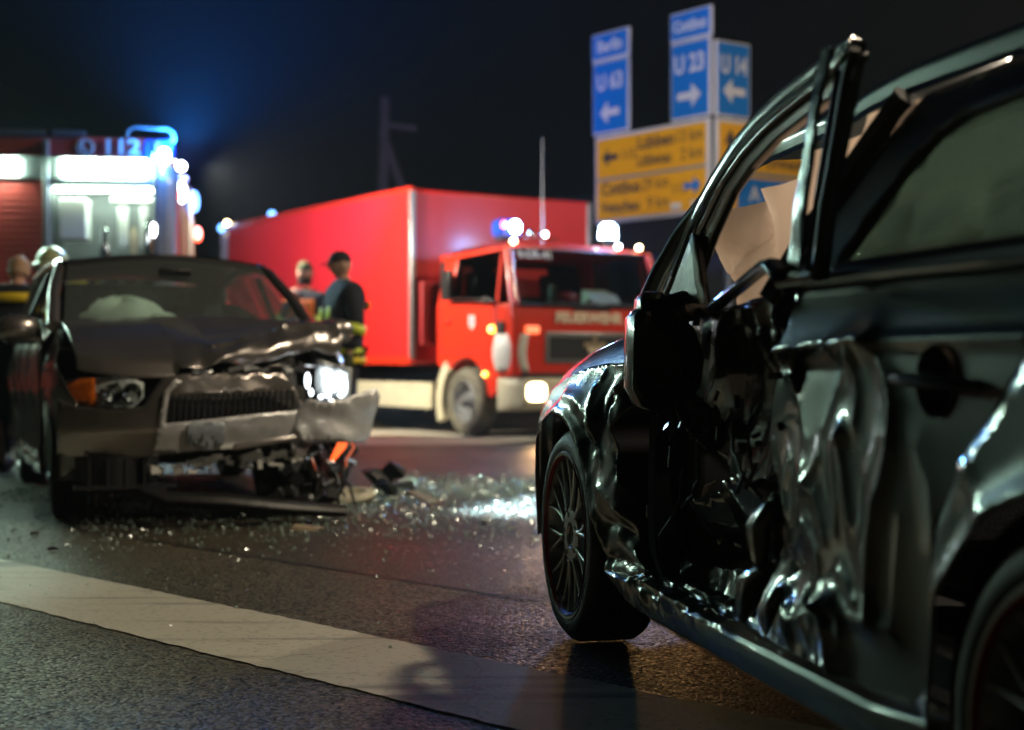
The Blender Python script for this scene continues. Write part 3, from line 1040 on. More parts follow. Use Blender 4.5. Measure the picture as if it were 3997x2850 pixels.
def frame_pt(a, b):
    f = a * (len(FRO) - 1)
    i = min(int(f), len(FRO) - 2)
    t = f - i
    t = t * t * (3 - 2 * t) * .35 + t * .65
    lp = lambda P: (P[i][0] * (1 - t) + P[i + 1][0] * t, P[i][1] * (1 - t) + P[i + 1][1] * t)
    (u0, w0), (u1, w1) = lp(FRO), lp(FRI)
    q = np.interp(b, np.linspace(0, 1, 45), np.interp(np.linspace(0, 1, 45), np.linspace(0, 1, len(FRP)), [p[0] for p in FRP]))
    h = np.interp(q, [p[0] for p in FRP], [p[1] for p in FRP])
    u, w = u0 + (u1 - u0) * q, w0 + (w1 - w0) * q
    return (float(u), float(door_v(u) + h), float(w))
MB().grid(frame_pt, 64, 44).build('door_frame', M['gloss_black'], fd, angle=0, solid=.012)
mb = MB()
mb.tube([(u, door_v(u) + .006, w - .004) for u, w in FOUT], .0075, 8)
FM = [(-.76, 1.07), (-.93, 1.178), (-1.09, 1.245), (-1.25, 1.294), (-1.41, 1.330), (-1.58, 1.352), (-1.74, 1.361), (-1.82, 1.366)]
mb.tube([(u, door_v(u) + .010, w) for u, w in FM], .0085, 8)
mb.build('frame_seal', M['black_paint'], fd)
UPR = [(-1.706, 1.02), (-1.745, 1.14), (-1.786, 1.245), (-1.826, 1.340), (-1.860, 1.404), (-1.903, 1.398), (-1.862, 1.335), (-1.825, 1.240), (-1.795, 1.135), (-1.768, 1.02)]
panel('pillar_trim', UPR, lambda u, w: (u, .030 + .0012 * np.sin(w * 40), w), .02, M['trim_gloss'], fd, .006, flip=True, jit=0, bevel=.002)
UP1 = [(-1.75, 1.0), (-1.775, 1.15), (-1.81, 1.235), (-1.85, 1.335), (-1.90, 1.395), (-1.945, 1.40), (-1.935, 1.36), (-1.886, 1.25), (-1.835, 1.14), (-1.80, 1.0)]
panel('frame_upright', UP1, lambda u, w: (u, .006 + 0 * u, w), .02, M['plastic'], fd, .02, flip=True, jit=0, bevel=.003)
mb = MB()
mb.tube([(-1.80, .012, 1.0), (-1.835, .012, 1.12), (-1.885, .012, 1.24), (-1.93, .012, 1.35), (-1.955, .012, 1.385)], .010, 8)
mb.tube([(-1.765, .012, 1.02), (-1.805, .014, 1.14), (-1.85, .014, 1.25), (-1.895, .014, 1.36)], .006, 8)
mb.build('frame_channel', M['rubber'], fd)
# belt trim rail with the kink at its end
mb = MB()
for a, b in (((-1.124, .983), (-1.367, 1.014)), ((-1.367, 1.014), (-1.584, 1.043)), ((-1.584, 1.043), (-1.66, 1.043)), ((-1.66, 1.043), (-1.72, 1.018))):
    va, vb = -.045 + (-1.124 - a[0]) * .165, -.045 + (-1.124 - b[0]) * .165
    p = []
    for (uu, ww), v in ((a, va), (b, vb)):
        p.append([(uu, v - .02, ww - .016), (uu, v + .008, ww - .020), (uu, v + .012, ww - .008), (uu, v + .002, ww + .006), (uu, v - .02, ww + .006)])
    vs = p[0] + p[1]
    mb.add(vs, [(i, (i + 1) % 5, 5 + (i + 1) % 5, 5 + i) for i in range(5)] + [(4, 3, 2, 1, 0), (5, 6, 7, 8, 9)])
mb.build('belt_trim', M['trim_gloss'], fd, bevel=.002)
panel('sail_panel', [(-.779, 1.0), (-.965, 1.158), (-.998, 1.145), (-1.061, .985)], lambda u, w: (u, -.055 + 0 * u, w), .03, M['plastic'], fd, .012, flip=True, jit=0, bevel=.003)
mb = MB()
mb.tube([(-.985, -.045, 1.15), (-1.01, -.045, 1.10), (-1.04, -.04, 1.04), (-1.07, -.04, .985)], [.008, .006, .007, .005], 6)
mb.build('window_remnant', M['shard'], fd)
# door trim hanging into the opening
tr = panel('door_trim', [(-.80, .50), (-.892, .519), (-1.058, .562), (-1.267, .605), (-1.30, .52), (-1.238, .44), (-1.0, .40), (-.839, .395), (-.815, .44)], lambda u, w: (u, -.125 + .07 * facet(u * 6, w * 7 + u) + .55 * (w - .5), w), .02, M['gloss_black'], fd, .006, flip=True, bevel=.002)
mb = MB()
shard_sheet(mb, [(-.905, -.105, .52), (-.95, -.10, .55), (-1.03, -.10, .575)], .006, (1.5, 1.9), 8)
mb.build('broken_edge', M['airbag'], fd, solid=.002)
mb = MB()
random.seed(12)
for k in range(7):
    p = Vector((-.85 - .09 * k + random.uniform(-.03, .03), -.05, .70 + random.uniform(-.12, .12)))
    pts = [p]
    for j in range(5):
        p = p + Vector((random.uniform(-.05, .05), random.uniform(-.01, .02), random.uniform(-.06, .02)))
        pts.append(p)
    MB().tube(pts, .0045, 6).build('cable', M['rubber'], fd)
mb = MB()
for k in range(26):
    p = (random.uniform(-1.6, -.75), random.uniform(-.07, -.02), random.uniform(.62, .95))
    mb.box(p, (random.uniform(.008, .03), random.uniform(.006, .015), random.uniform(.004, .02)), (random.uniform(0, 90), random.uniform(0, 90), random.uniform(0, 90)))
mb.build('broken_clips', M['trim_gloss'], fd)['kind'] = 'stuff'

# ---- wing mirror: smashed housing, hanging glass carrier, motor
MIR = [(.082, .785), (.080, .90), (.078, .960), (.066, .975), (.055, .978), (.053, 1.008), (.044, 1.018), (.006, 1.018), (-.004, 1.00), (-.02, .985), (-.075, .93), (-.10, .86), (-.09, .79), (-.03, .725), (.01, .722), (.06, .745)]
mb = MB()
cx0, cz0 = 0., .86
def ring(s, u, dz=0):
    return [(u, cx0 + (y - cx0) * s, cz0 + (z - cz0) * s + dz) for y, z in MIR]
rings = [ring(.90, -.935), ring(1., -.93), ring(1.02, -.90), ring(.97, -.85), ring(.78, -.805), ring(.4, -.785)]
rings = [ring(.72, -.86), ring(.86, -.925)] + rings
n = len(MIR)
vs = [p for r_ in rings for p in r_]
fs = [(i * n + k, i * n + (k + 1) % n, (i + 1) * n + (k + 1) % n, (i + 1) * n + k) for i in range(len(rings) - 1) for k in range(n)]
fs += [tuple(range(n)), tuple((len(rings) - 1) * n + k for k in range(n - 1, -1, -1))]
mb.add(vs, fs)
mir = mb.build('wing_mirror', M['black_paint'], CAR, angle=50)
mb = MB()
mb.tube([(-.88, -.03, .97), (-.90, -.06, .985), (-.93, -.075, .99)], [.045, .04, .036], 12)
mb.build('mirror_arm', M['plastic'], mir)
HANG = [(-.005, .765), (-.03, .70), (-.085, .650), (-.105, .633), (-.135, .640), (-.152, .672), (-.148, .70), (-.10, .745), (-.05, .785)]
mb = MB()
mb.extrude(HANG, lambda p: (-.958 - .15 * (p[1] - .70), p[0], p[1]), lambda p: (-.952 - .15 * (p[1] - .70), p[0], p[1]))
car_ = mb.build('mirror_carrier', M['plastic'], mir)
mb = MB()
mb.tube([(-.962 - .15 * (z - .70), y, z) for y, z in HANG[1:7]], .0024, 6)
mb.build('glass_edge', M['chrome'], mir)
mb = MB()
for (y, z, r, a0, a1) in ((-.075, .715, .022, 0, 360), (-.075, .715, .052, 20, 100), (-.075, .715, .052, 140, 215), (-.075, .715, .050, 250, 300)):
    if a1 - a0 > 350:
        mb.lathe([(.0001, -.972), (r, -.972), (r, -.955)], 'x', 20, (0, y, z))
    else:
        mb.lathe([(r - .014, -.968), (r, -.968), (r, -.955)], 'x', 8, (0, y, z), a0=a0, a1=a1)
mb.box((-.967, -.055, .745), (.01, .014, .03))
mb.box((-.967, -.03, .705), (.01, .01, .03), (25, 0, 0))
mb.build('mirror_motor', M['grey_alu'], mir)

# ---- interior
it = MB()
it.box((-1.5, -.85, .24), (2.6, 1.3, .04))
it.box((-.70, -.85, .62), (.10, 1.4, .60))
it.box((-.86, -.85, .84), (.34, 1.40, .18))
it.box((-1.25, -.85, .40), (.9, .22, .24))
it.box((-2.95, -.85, .62), (.08, 1.3, .7))
it.build('cabin_trim', M['interior'], CAR, bevel=.02)
for y in (-.48, -1.22):
    mb = MB()
    mb.box((-1.35, y, .47), (.50, .50, .16), (0, 6, 0))
    mb.box((-1.68, y, .78), (.14, .48, .62), (0, -18, 0))
    mb.box((-1.83, y, 1.14), (.09, .26, .17), (0, -14, 0))
    mb.build('seat', M['seat'], CAR, bevel=.04)
mb = MB()
mb.box((-2.30, -.85, .48), (.48, 1.25, .16))
mb.box((-2.62, -.85, .80), (.14, 1.25, .62), (0, -16, 0))
mb.build('rear_bench', M['seat'], CAR, bevel=.04)
mb = MB()
mb.lathe([(.18, -.012), (.19, 0), (.18, .012), (.17, 0)], 'x', 30, (0, 0, 0), close=True)
mb.box((0, 0, 0), (.03, .34, .04))
mb.xform(Matrix.Translation((-1.07, -.48, .84)) @ Matrix.Rotation(R(-22), 4, 'Y'))
mb.build('steering_wheel', M['plastic'], CAR)
# front jamb / hinge pillar, visible in the door opening
mb = MB()
mb.tube([(-.56, -.14, .95), (-.57, -.13, .7), (-.60, -.115, .5), (-.64, -.10, .36), (-.70, -.09, .30)], [.05, .05, .05, .045, .03], 8)
mb.build('hinge_pillar', M['black_paint'], CAR)
mb = MB()
mb.tube([(-.61, -.085, .66), (-.625, -.078, .52), (-.65, -.07, .40), (-.675, -.07, .34), (-.71, -.075, .295), (-.76, -.08, .284)], [.008, .010, .010, .012, .012, .008], 8)
mb.build('door_seal', M['black_paint'], CAR)
MB().box((-.60, -.075, .455), (.012, .03, .035)).build('hinge', M['steel'], CAR, bevel=.004)
mb = MB()
for k in range(3):
    mb.tube([(-.88 - .02 * k, -.22 - .03 * k, .34), (-.96 - .02 * k, -.23, .36), (-1.06, -.24 - .02 * k, .40 - .015 * k), (-1.10 - .03 * k, -.24, .46)], .006, 5)
mb.build('seat_rail', M['steel'], CAR)

# curtain airbag hanging inside the left windows
def bag_pos(u, w):
    y = -.215 - .03 * (w - 1.1) + .020 * (ridged(u * 3.1 + w * 1.2, w * 2.1 + .4) - .5) + .11 * facet(u * 6 - w * 5 + 4, w * 5 + u * 2) + .05 * facet(u * 13 + w * 9, w * 11) + .006 * np.sin(u * 11 + w * 6)
    return u, y, w
BAG = [(-.82, 1.075), (-.775, 1.105), (-.74, 1.14), (-.74, 1.195), (-.775, 1.222), (-.90, 1.232), (-.97, 1.242), (-1.0, 1.262), (-1.12, 1.25), (-1.25, 1.258), (-1.38, 1.30), (-1.5, 1.335), (-2.0, 1.345), (-2.5, 1.31), (-2.62, 1.10), (-2.55, .96), (-1.2, .95), (-.92, .98)]
panel('curtain_airbag', BAG, bag_pos, .022, M['airbag'], CAR, 0, flip=True, angle=55)

# dome lamp, on because the door is open
MB().box((-2.0, -.72, 1.425), (.16, .10, .02)).build('dome_lamp', M['white'], CAR, bevel=.005)
lamp('dome_light', 'POINT', (-1.25, -.78, 1.35), 26, (1., .82, .64), CAR, size=.04)
lamp('dome_light', 'POINT', (-2.2, -.80, 1.37), 17, (1., .86, .70), CAR, size=.04)

# ---- wheels
def wheel(name, cx, cy, cz, side=1, steer=0, rt=.320, rr=.252, wd=.215, parent=CAR, tread=M['rubber'], red=True):
    """outer face towards +y*side at y = cy"""
    root = mesh_wheel = None
    S = side
    prof = [(rr - .012, -.012), (rr + .004, .002), (rr + .018, .006), (rr + .04, .002), (rt - .018, -.008), (rt - .006, -.018), (rt, -.034)]
    for g in range(4):
        y0 = -.034 - (wd - .06) * (g + .7) / 4.4
        prof += [(rt, y0 + .005), (rt - .008, y0 + .003), (rt - .008, y0 - .005), (rt, y0 - .007)]
    prof += [(rt, -wd + .03), (rt - .012, -wd + .010), (rr + .03, -wd), (rr - .01, -wd + .01)]
    mb = MB()
    mb.lathe([(r, h * S) for r, h in prof], 'y', 72)
    t = mb.build('wheel', tread, parent, angle=35)
    t.location = (cx, cy, cz)
    t.rotation_euler = (0, R(10), R(steer))
    mb = MB()
    mb.lathe([(r, h * S) for r, h in [(rr + .004, .0), (rr, .005), (rr - .010, .003), (rr - .016, -.008), (rr - .030, -.03), (rr - .036, -.10), (rr - .03, -wd)]], 'y', 72)
    mb.build('rim', M['alloy'], t, angle=40)
    hub = MB()
    hub.lathe([(r, h * S) for r, h in [(.034, -.020), (.040, -.014), (.062, -.013), (.082, -.016), (.088, -.026), (.086, -.05)]], 'y', 40)
    hub.build('hub', M['alloy'], t)
    for sgn in (-1, 1):
        pts, rs = [], []
        for j in range(8):
            q = j / 7
            rad = .078 + (rr - .020 - .078) * q
            an = sgn * (R(1.0) + R(8.4) * max(0, (q - .12) / .88) ** .9)
            pts.append((rad * math.cos(an), (-.020 - .004 * math.sin(q * 3.1) + .008 * q) * S, rad * math.sin(an)))
            rs.append(.0115 - .0042 * q ** .5)
        sp = MB().tube(pts, rs, 8, flat=.8).build('spoke', M['alloy'], t, angle=60)
        for k in range(1, 10):
            c = sp.copy()
            COL.objects.link(c)
            c.parent = t
            c.rotation_euler = (0, R(36 * k), 0)
    if red:
        mb = MB()
        mb.lathe([(rr - .0125, .0045 * S), (rr - .020, -.006 * S)], 'y', 72)
        mb.xform(Matrix.Translation((0, .0035 * S, 0)))
        mb.build('red_pinstripe', M['red_line'], t)
    mb = MB()
    mb.lathe([(r, h * S) for r, h in [(.0001, -.055), (.12, -.055), (.16, -.06), (.16, -.075)]], 'y', 30)
    mb.lathe([(rr - .037, -.07 * S), (rr - .037, -wd * S), (.03, -wd * S)], 'y', 40)
    mb.build('brake', M['alloy_dark'], t)
    mb = MB()
    mb.lathe([(r, h * S) for r, h in [(.0001, -.026), (.020, -.024), (.030, -.020), (.036, -.030)]], 'y', 24)
    for k in range(5):
        an = R(72 * k + 18)
        mb.lathe([(.0001, -.012 * S), (.008, -.012 * S), (.010, -.03 * S)], 'y', 8, (.061 * math.cos(an), 0, .061 * math.sin(an)))
    mb.build('hub_cap', M['alloy_dark'], t)
    return t
wheel('wheel', 0, 0, .322, steer=0)
wheel('wheel', -2.56, .005, .322)
for cx in (0, -2.56):
    wheel('wheel', cx, -1.70, .322, side=-1)

# ------------------------------------------------------------------ grey hatchback, smashed nose (x forward, y left, z up, origin under the front axle)
GC = empty('grey_hatchback', 'grey hatchback with smashed front end and folded bonnet facing the camera', 'car', (-1.77, 8.05, 0), -67)

def hood2(a, b):
    y = -.72 + 1.45 * b
    t = max(0., (y + .22) / .95)
    base = lambda x: 1.085 - .13 * max(0, (x + .35) / .95) - .17 * max(0, (x + .35) / .97) ** 3 + .03 * (1 - (y / .72) ** 2)
    xf = .61 - .13 * (y / .72) ** 4
    if t <= 0:
        x = -.35 + a * (xf + .35)
        z = base(x) - .05 * max(0, a - .93) / .07 - .05 * max(0, abs(y) - .60) * 8 * .12
        return (x, y, z)
    xr = .52 - .26 * t
    zr = .900 + .185 * t + .020 * float(facet(np.array([y * 9 + 3]), np.array([.4]))[0]) * 2 * min(1, t * 3)
    k = min(1, t * 4)
    if a < .62:
        q = a / .62
        x = -.35 + q * (xr + .35)
        z0 = base(x)
        z1 = base(-.35) * (1 - q) + zr * q - .045 * math.sin(math.pi * q) * k - .03 * math.sin(2 * math.pi * q) * t
        z = z0 * (1 - k) + z1 * k
        z += k * .05 * float(facet(np.array([x * 5 + 9 + y * 2]), np.array([y * 5 - x * 2]))[0]) * q
    else:
        q = (a - .62) / .38
        x = xr + .16 * math.sin(q * 1.9) * (1 - .35 * t)
        fold = .5 + float(facet(np.array([y * 10 + 1.0]), np.array([q * 1.5 + y * 2]))[0]) * 1.2
        z = zr - (.10 + .07 * t) * q ** 1.4 * (1 - .25 * fold) - .02 * k
        x += .05 * (fold - .5) * q
        z += .03 * float(facet(np.array([q * 3 + y * 3]), np.array([y * 9]))[0])
        xb = -.35 + a * (xf + .35)
        x = xb * (1 - k) + x * k
        z = base(xb) * (1 - k) + z * k
    return (x, y, z)
MB().grid(hood2, 60, 110).build('hood', M['grey_paint'], GC, angle=75, solid=.004)
mb = MB()
mb.hexa([(-.3, -.66, .30), (.34, -.60, .30), (.50, .50, .30), (-.3, .62, .30), (-.3, -.66, .93), (.34, -.60, .74), (.36, .46, .80), (-.3, .62, .98)])
mb.build('engine_block', M['plastic_matt'], GC, bevel=.05)

def bx(y, z=0):
    return .80 - .30 * np.clip(np.abs(y) / .82, 0, 1.2) ** 2.6
def gp(off=0., amp=1.):
    def f(y, z):
        x = bx(y) + off - .25 * np.clip(.50 - z, 0, .3) - .12 * np.clip(z - .60, 0, .3)
        k = smooth(-.5, .1, y)
        x = x + amp * k * (.05 * facet(y * 4 + 2 + z, z * 5 - y) + .018 * facet(y * 11 + z * 4, z * 11))
        return x, y, z
    return f
GRL = [(-.30, .675), (.325, .70), (.40, .595), (-.315, .535)]
panel('front_bumper', [(-.815, .37), (-.82, .66), (-.74, .625), (-.55, .605), (-.42, .625), (-.375, .70), (-.33, .765), (-.24, .785), (.29, .79), (.37, .70), (.425, .58), (.43, .46), (.0, .405), (-.38, .37), (-.60, .36)], gp(), .02, M['grey_paint'], GC, .004, angle=42, holes=[GRL])
panel('grille_shield', [(-.375, .385), (-.325, .70), (-.27, .765), (-.235, .75), (-.30, .69), (-.325, .535), (.41, .60), (.43, .455), (.1, .41)], gp(.028, .6), .02, M['grey_paint_lit'], GC, .018, angle=42)
mb = MB()
mb.grid(lambda a, b: (.70 - .05 * a, -.34 + .78 * b, .52 + .20 * a), 2, 6)
for z in (.59, .65):
    mb.box((.735, .04, z + .02), (.02, .72, .008), (-2.2, 0, 0))
g2 = mb.build('grille', M['plastic'], GC)
gb = MB().box((.748, -.30, .62), (.02, .009, .16)).build('grille_bar', M['plastic'], g2)
for k in range(1, 22):
    c = gb.copy()
    COL.objects.link(c)
    c.parent = g2
    c.location = (0, .031 * k, 0)
panel('number_plate', [(-.215, .43), (-.225, .525), (-.19, .545), (-.04, .542), (-.025, .525), (-.03, .425), (-.10, .40)], gp(.050, .3), .02, M['plate_pale'], GC, .003, flip=False)
mb = MB()
for k, (y, z, h) in enumerate([(-.20, .47, .07), (-.185, .45, .05), (-.16, .46, .03), (-.14, .48, .08), (-.115, .45, .07), (-.09, .48, .05), (-.07, .46, .08)]):
    mb.box((.842 - .25 * max(0, .5 - z), y, z), (.004, .009, h), (8 * (k % 3 - 1), 0, 0))
mb.build('plate_print', M['plastic'], GC)
mb = MB()
mb.box((.80, -.04, .412), (.02, .20, .024), (3, 0, 0))
mb.build('plate_strip', M['white'], GC)
mb = MB()
mb.hexa([(.70, .02, .395), (.70, .42, .445), (.80, .44, .445), (.82, .02, .39), (.70, .02, .43), (.70, .42, .475), (.80, .44, .478), (.82, .02, .425)])
mb.build('bumper_lip', M['grey_paint'], GC, bevel=.01)
# bent corner of the bumper, sticking out on the struck side
def flap_pos(a, b):
    y = .34 + .50 * a
    z = b
    x = .80 - .16 * a + .10 * np.sin(a * 2.6) + .07 * facet(a * 3.2 + b * 3, b * 8 - a)
    return x, y, z
panel('bumper_corner', [(0, .49), (.05, .60), (.14, .655), (.30, .635), (.55, .655), (.80, .69), (.95, .705), (1.0, .665), (.97, .60), (.93, .52), (.88, .44), (.80, .415), (.60, .42), (.35, .425), (.12, .43)], flap_pos, .03, M['grey_paint_lit'], GC, .004, angle=45)
# lower black intake and splitter
mb = MB()
mb.grid(lambda a, b: (.60 + .10 * math.sin(math.pi * b), -.74 + .42 * b, .20 + .17 * a), 3, 8)
for k in range(4):
    mb.box((.69, -.68 + .09 * k, .28), (.05, .012, .16))
mb.box((.66, -.50, .215), (.10, .50, .02))
mb.build('lower_grille', M['plastic'], GC)
mb = MB()
random.seed(5)
for k in range(40):
    y = random.uniform(-.36, .42)
    mb.box((random.uniform(.66, .74), y, .31 + .05 * (y + .36) + random.uniform(-.035, .03)), (.02, random.uniform(.02, .09), random.uniform(.01, .05)), (random.uniform(-20, 20), random.uniform(-20, 20), random.uniform(-15, 15)))
mb.build('crash_foam', M['white'], GC)['kind'] = 'stuff'
mb = MB()
mb.tube([(.70, -.42, .20), (.76, -.30, .15), (.80, .0, .13), (.82, .30, .09), (.80, .62, .055)], [.05, .06, .065, .06, .045], 10, flat=.7)
mb.tube([(.62, -.37, .37), (.66, -.40, .30), (.68, -.38, .22), (.70, -.30, .19)], .014, 8)
mb.build('bumper_beam', M['black_metal'], GC)

# engine-bay wreckage on the struck side
mb = MB()
for k in range(34):
    c = (random.uniform(.25, .62), random.uniform(.30, .68), random.uniform(.14, .60))
    s = (random.uniform(.04, .16), random.uniform(.04, .14), random.uniform(.05, .20))
    mb.box(c, s, (random.uniform(-40, 40), random.uniform(-40, 40), random.uniform(-40, 40)))
mb.build('engine_wreckage', M['black_metal'], GC, bevel=.006)['kind'] = 'stuff'
mb = MB()
for k in range(9):
    p = Vector((random.uniform(.50, .70), random.uniform(.36, .66), random.uniform(.36, .5)))
    pts = [p]
    for j in range(6):
        p = p + Vector((random.uniform(-.02, .03), random.uniform(-.05, .06), random.uniform(-.09, 0)))
        pts.append(Vector((p.x, p.y, max(.02, p.z))))
    MB().tube(pts, random.uniform(.006, .012), 6).build('cable', M['chrome'] if k % 2 else M['rubber'], GC)
mb = MB()
for k in range(26):
    c = (random.uniform(.55, .72), random.uniform(.28, .70), random.uniform(.12, .46))
    mb.box(c, (random.uniform(.01, .04), random.uniform(.02, .08), random.uniform(.02, .11)), (random.uniform(-60, 60), random.uniform(-60, 60), random.uniform(-60, 60)))
mb.build('torn_plastic', M['bare_metal'], GC)['kind'] = 'stuff'
mb = MB()
for k in range(18):
    y = random.uniform(-.15, .52)
    mb.box((random.uniform(.52, .66), y, .80 + random.uniform(-.02, .02) + .03 * y), (.03, random.uniform(.03, .12), random.uniform(.008, .03)), (random.uniform(-20, 20), random.uniform(-30, 30), random.uniform(-20, 20)))
mb.build('radiator_support', M['bare_metal'], GC)['kind'] = 'stuff'
mb = MB()
mb.tube([(.72, .66, .47), (.735, .62, .40), (.72, .57, .32)], [.016, .026, .012], 8)
mb.build('turn_signal', M['orange_lit'], GC)

# headlights
def hl_pos(off):
    def f(y, z):
        return .62 - .26 * ((-y - .40) / .38) ** 2 - .35 * (z - .66) + off, y, z
    return f
HLO = [(-.78, .64), (-.785, .74), (-.70, .765), (-.48, .77), (-.395, .74), (-.40, .665), (-.45, .615), (-.58, .612), (-.70, .625)]
hl = panel('headlight', HLO, hl_pos(.0), .02, M['reflector'], GC, .004)
panel('headlight_lens', [(-.63, .62), (-.63, .765), (-.48, .765), (-.40, .735), (-.405, .665), (-.455, .62), (-.56, .615)], hl_pos(.062), .03, M['clear_lens'], hl, .003)
panel('indicator_lens', [(-.775, .645), (-.78, .738), (-.70, .76), (-.635, .765), (-.635, .622), (-.70, .63)], hl_pos(.058), .03, M['amber_lens'], hl, .006)
mb = MB()
for y in (-.555, -.46):
    mb.lathe([(.012, .60), (.045, .62), (.05, .635)], 'x', 20, (0, y, .69))
rr = random.Random(9)
for k in range(22):
    mb.sphere((.585 - .1 * abs(k % 5 - 2) * .2, rr.uniform(-.62, -.43), rr.uniform(.635, .745)), rr.uniform(.008, .016), 10, 6)  # chrome beads added to catch glints inside the headlight
mb.build('lamp_bowl_glints', M['chrome'], hl)
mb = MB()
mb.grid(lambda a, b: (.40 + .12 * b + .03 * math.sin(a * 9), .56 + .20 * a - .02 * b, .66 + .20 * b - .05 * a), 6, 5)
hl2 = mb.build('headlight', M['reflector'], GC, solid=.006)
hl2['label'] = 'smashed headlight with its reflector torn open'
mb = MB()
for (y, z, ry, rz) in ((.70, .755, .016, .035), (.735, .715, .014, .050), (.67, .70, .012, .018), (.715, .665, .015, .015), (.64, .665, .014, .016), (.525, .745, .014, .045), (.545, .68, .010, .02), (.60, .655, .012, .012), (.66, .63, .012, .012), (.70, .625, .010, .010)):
    mb.sphere((.50, y - .03, z), (.03, ry, rz), 10, 8)  # glowing beads in place of light reflected by the torn reflector
mb.build('lamp_bowl_glints', M['headlight_glint'], hl2)
lamp('headlight_beam', 'SPOT', (.62, .66, .70), 1300, (.72, .86, 1.), GC, target=(1.0, 3.4, 0), size=.06, cone=70, blend=.7)  # added spot, brightens the glass crumbs and road beside the smashed corner

# fenders
def fend_r(x, z):
    d, _ = seg_dist(np.stack([x, z], 1), GARCH)
    y = -.80 - .022 * np.exp(-((z - .72) / .18) ** 2) + .30 * np.clip((x - .20) / .60, 0, 1) ** 2.2 - .016 * np.exp(-(d / .035) ** 2)
    y = y + .06 * smooth(.80, 1.02, z)
    return x, y, z
GARCH = [(.345 * math.cos(R(t)), .31 + .345 * math.sin(R(t))) for t in range(-12, 193, 8)]
panel('front_fender', [(.36, .24), (.60, .34), (.55, .64), (.44, .76), (.30, .84), (.10, .92), (-.15, .985), (-.42, 1.06), (-.46, .85), (-.46, .30), (-.40, .24)] + [], fend_r, .03, M['grey_paint'], GC, .003, angle=45, holes=[])
def fend_l(x, z):
    y = .80 + .02 * np.exp(-((z - .72) / .18) ** 2) - .10 * smooth(.0, .35, x)
    y = y + .11 * facet(x * 6 + z * 2, z * 6 - x) * smooth(-.3, .2, x) - .07 * smooth(.80, 1.05, z)
    return x, y, z
panel('front_fender', [(.34, .66), (.36, .80), (.28, .90), (.10, .96), (-.15, 1.0), (-.42, 1.07), (-.46, .85), (-.46, .30), (-.36, .24)] + [(.35 * math.cos(R(t)), .31 + .35 * math.sin(R(t))) for t in range(180, 19, -10)], fend_l, .025, M['grey_paint_lit'], GC, .003, angle=42)
mb = MB()
mb.lathe([(.345, -.828), (.34, -.5)], 'y', 30, (0, 0, .31), a0=-14, a1=194)
mb.build('wheel_liner', M['plastic_matt'], GC)

# doors and sides
def g_side(sg):
    def f(x, z):
        y = .815 + .018 * np.exp(-((z - .70) / .16) ** 2) + .02 * np.exp(-((z - .30) / .08) ** 2) - .10 * smooth(.88, 1.05, z) * .5 - np.where(z > 1.03, (z - 1.03) * .40, 0)
        y = y + .006 * np.sin(x * 9 + z * 14) + .008 * (vnoise(x * 4 + 7, z * 4) - .5)
        return x, sg * y, z
    return f
GRA = [(-2.5 + .34 * math.cos(R(t)), .31 + .34 * math.sin(R(t))) for t in range(0, 181, 10)]
for sg in (-1, 1):
    fl = sg > 0
    panel('door', [(-.465, .30), (-.465, 1.05), (-1.42, 1.07), (-1.42, .30)], g_side(sg), .04, M['grey_paint'], GC, .003, flip=fl)
    panel('door', [(-1.427, .30), (-1.427, 1.07), (-2.30, 1.09), (-2.16, .60), (-2.14, .30)], g_side(sg), .04, M['grey_paint'], GC, .003, flip=fl)
    panel('rear_quarter', [(-2.145, .30), (-2.165, .60), (-2.305, 1.09), (-3.0, 1.12), (-3.06, .6), (-3.0, .30)] + GRA[::-1], g_side(sg), .04, M['grey_paint'], GC, .003, flip=fl)
    panel('rocker_panel', [(-.44, .20), (-.44, .297), (-2.15, .297), (-2.15, .20)], g_side(sg), .04, M['grey_paint'], GC, .02, flip=fl)
    panel('side_window', [(-.62, 1.08), (-1.15, 1.40), (-1.50, 1.43), (-1.47, 1.09)], g_side(sg), .06, M['pane_clear'], GC, .003, flip=fl)
    panel('side_window', [(-1.54, 1.09), (-1.57, 1.43), (-2.3, 1.40), (-2.55, 1.13)], g_side(sg), .06, M['pane_clear'], GC, .003, flip=fl)
    mb = MB()
    mb.tube([(-.40, sg * .755, 1.05), (-.75, sg * .72, 1.25), (-1.08, sg * .66, 1.415), (-1.30, sg * .64, 1.465), (-2.0, sg * .64, 1.475), (-2.6, sg * .66, 1.42), (-2.85, sg * .70, 1.15)], [.040, .036, .034, .034, .034, .04, .06], 10)
    mb.build('roof_rail', M['grey_paint'], GC)
    mb = MB()
    mb.box((-1.52, sg * .745, 1.25), (.05, .03, .36), (sg * 22, 0, 0))
    mb.tube([(-.42, sg * .80, 1.065), (-1.4, sg * .815, 1.085), (-2.6, sg * .80, 1.12)], .010, 6)
    mb.build('window_trim', M['plastic'], GC)
MB().grid(lambda a, b: (-.37 - .74 * a, (-.70 + 1.40 * b) * (1 - .13 * a), 1.075 + .375 * a + (.03 + .03 * a) * math.sin(math.pi * b)), 10, 16).build('windshield', M['pane_dusty'], GC)
mb = MB()
mb.tube([(-.40, -.69 + 1.38 * i / 12, 1.062 + .03 * math.sin(math.pi * i / 12)) for i in range(13)], .016, 6)
mb.tube([(-1.10, -.60 + 1.20 * i / 12, 1.445 + .06 * math.sin(math.pi * i / 12)) for i in range(13)], .018, 6)
mb.build('windshield_seal', M['plastic'], GC)
MB().grid(lambda a, b: (-1.08 - 1.72 * a, (-.645 + 1.29 * b) * (1 - .03 * a), 1.455 + .06 * math.sin(math.pi * min(1, a * .9 + .18)) * .6 + .055 * math.sin(math.pi * b) - .05 * a * a), 16, 20).build('roof', M['grey_paint'], GC)
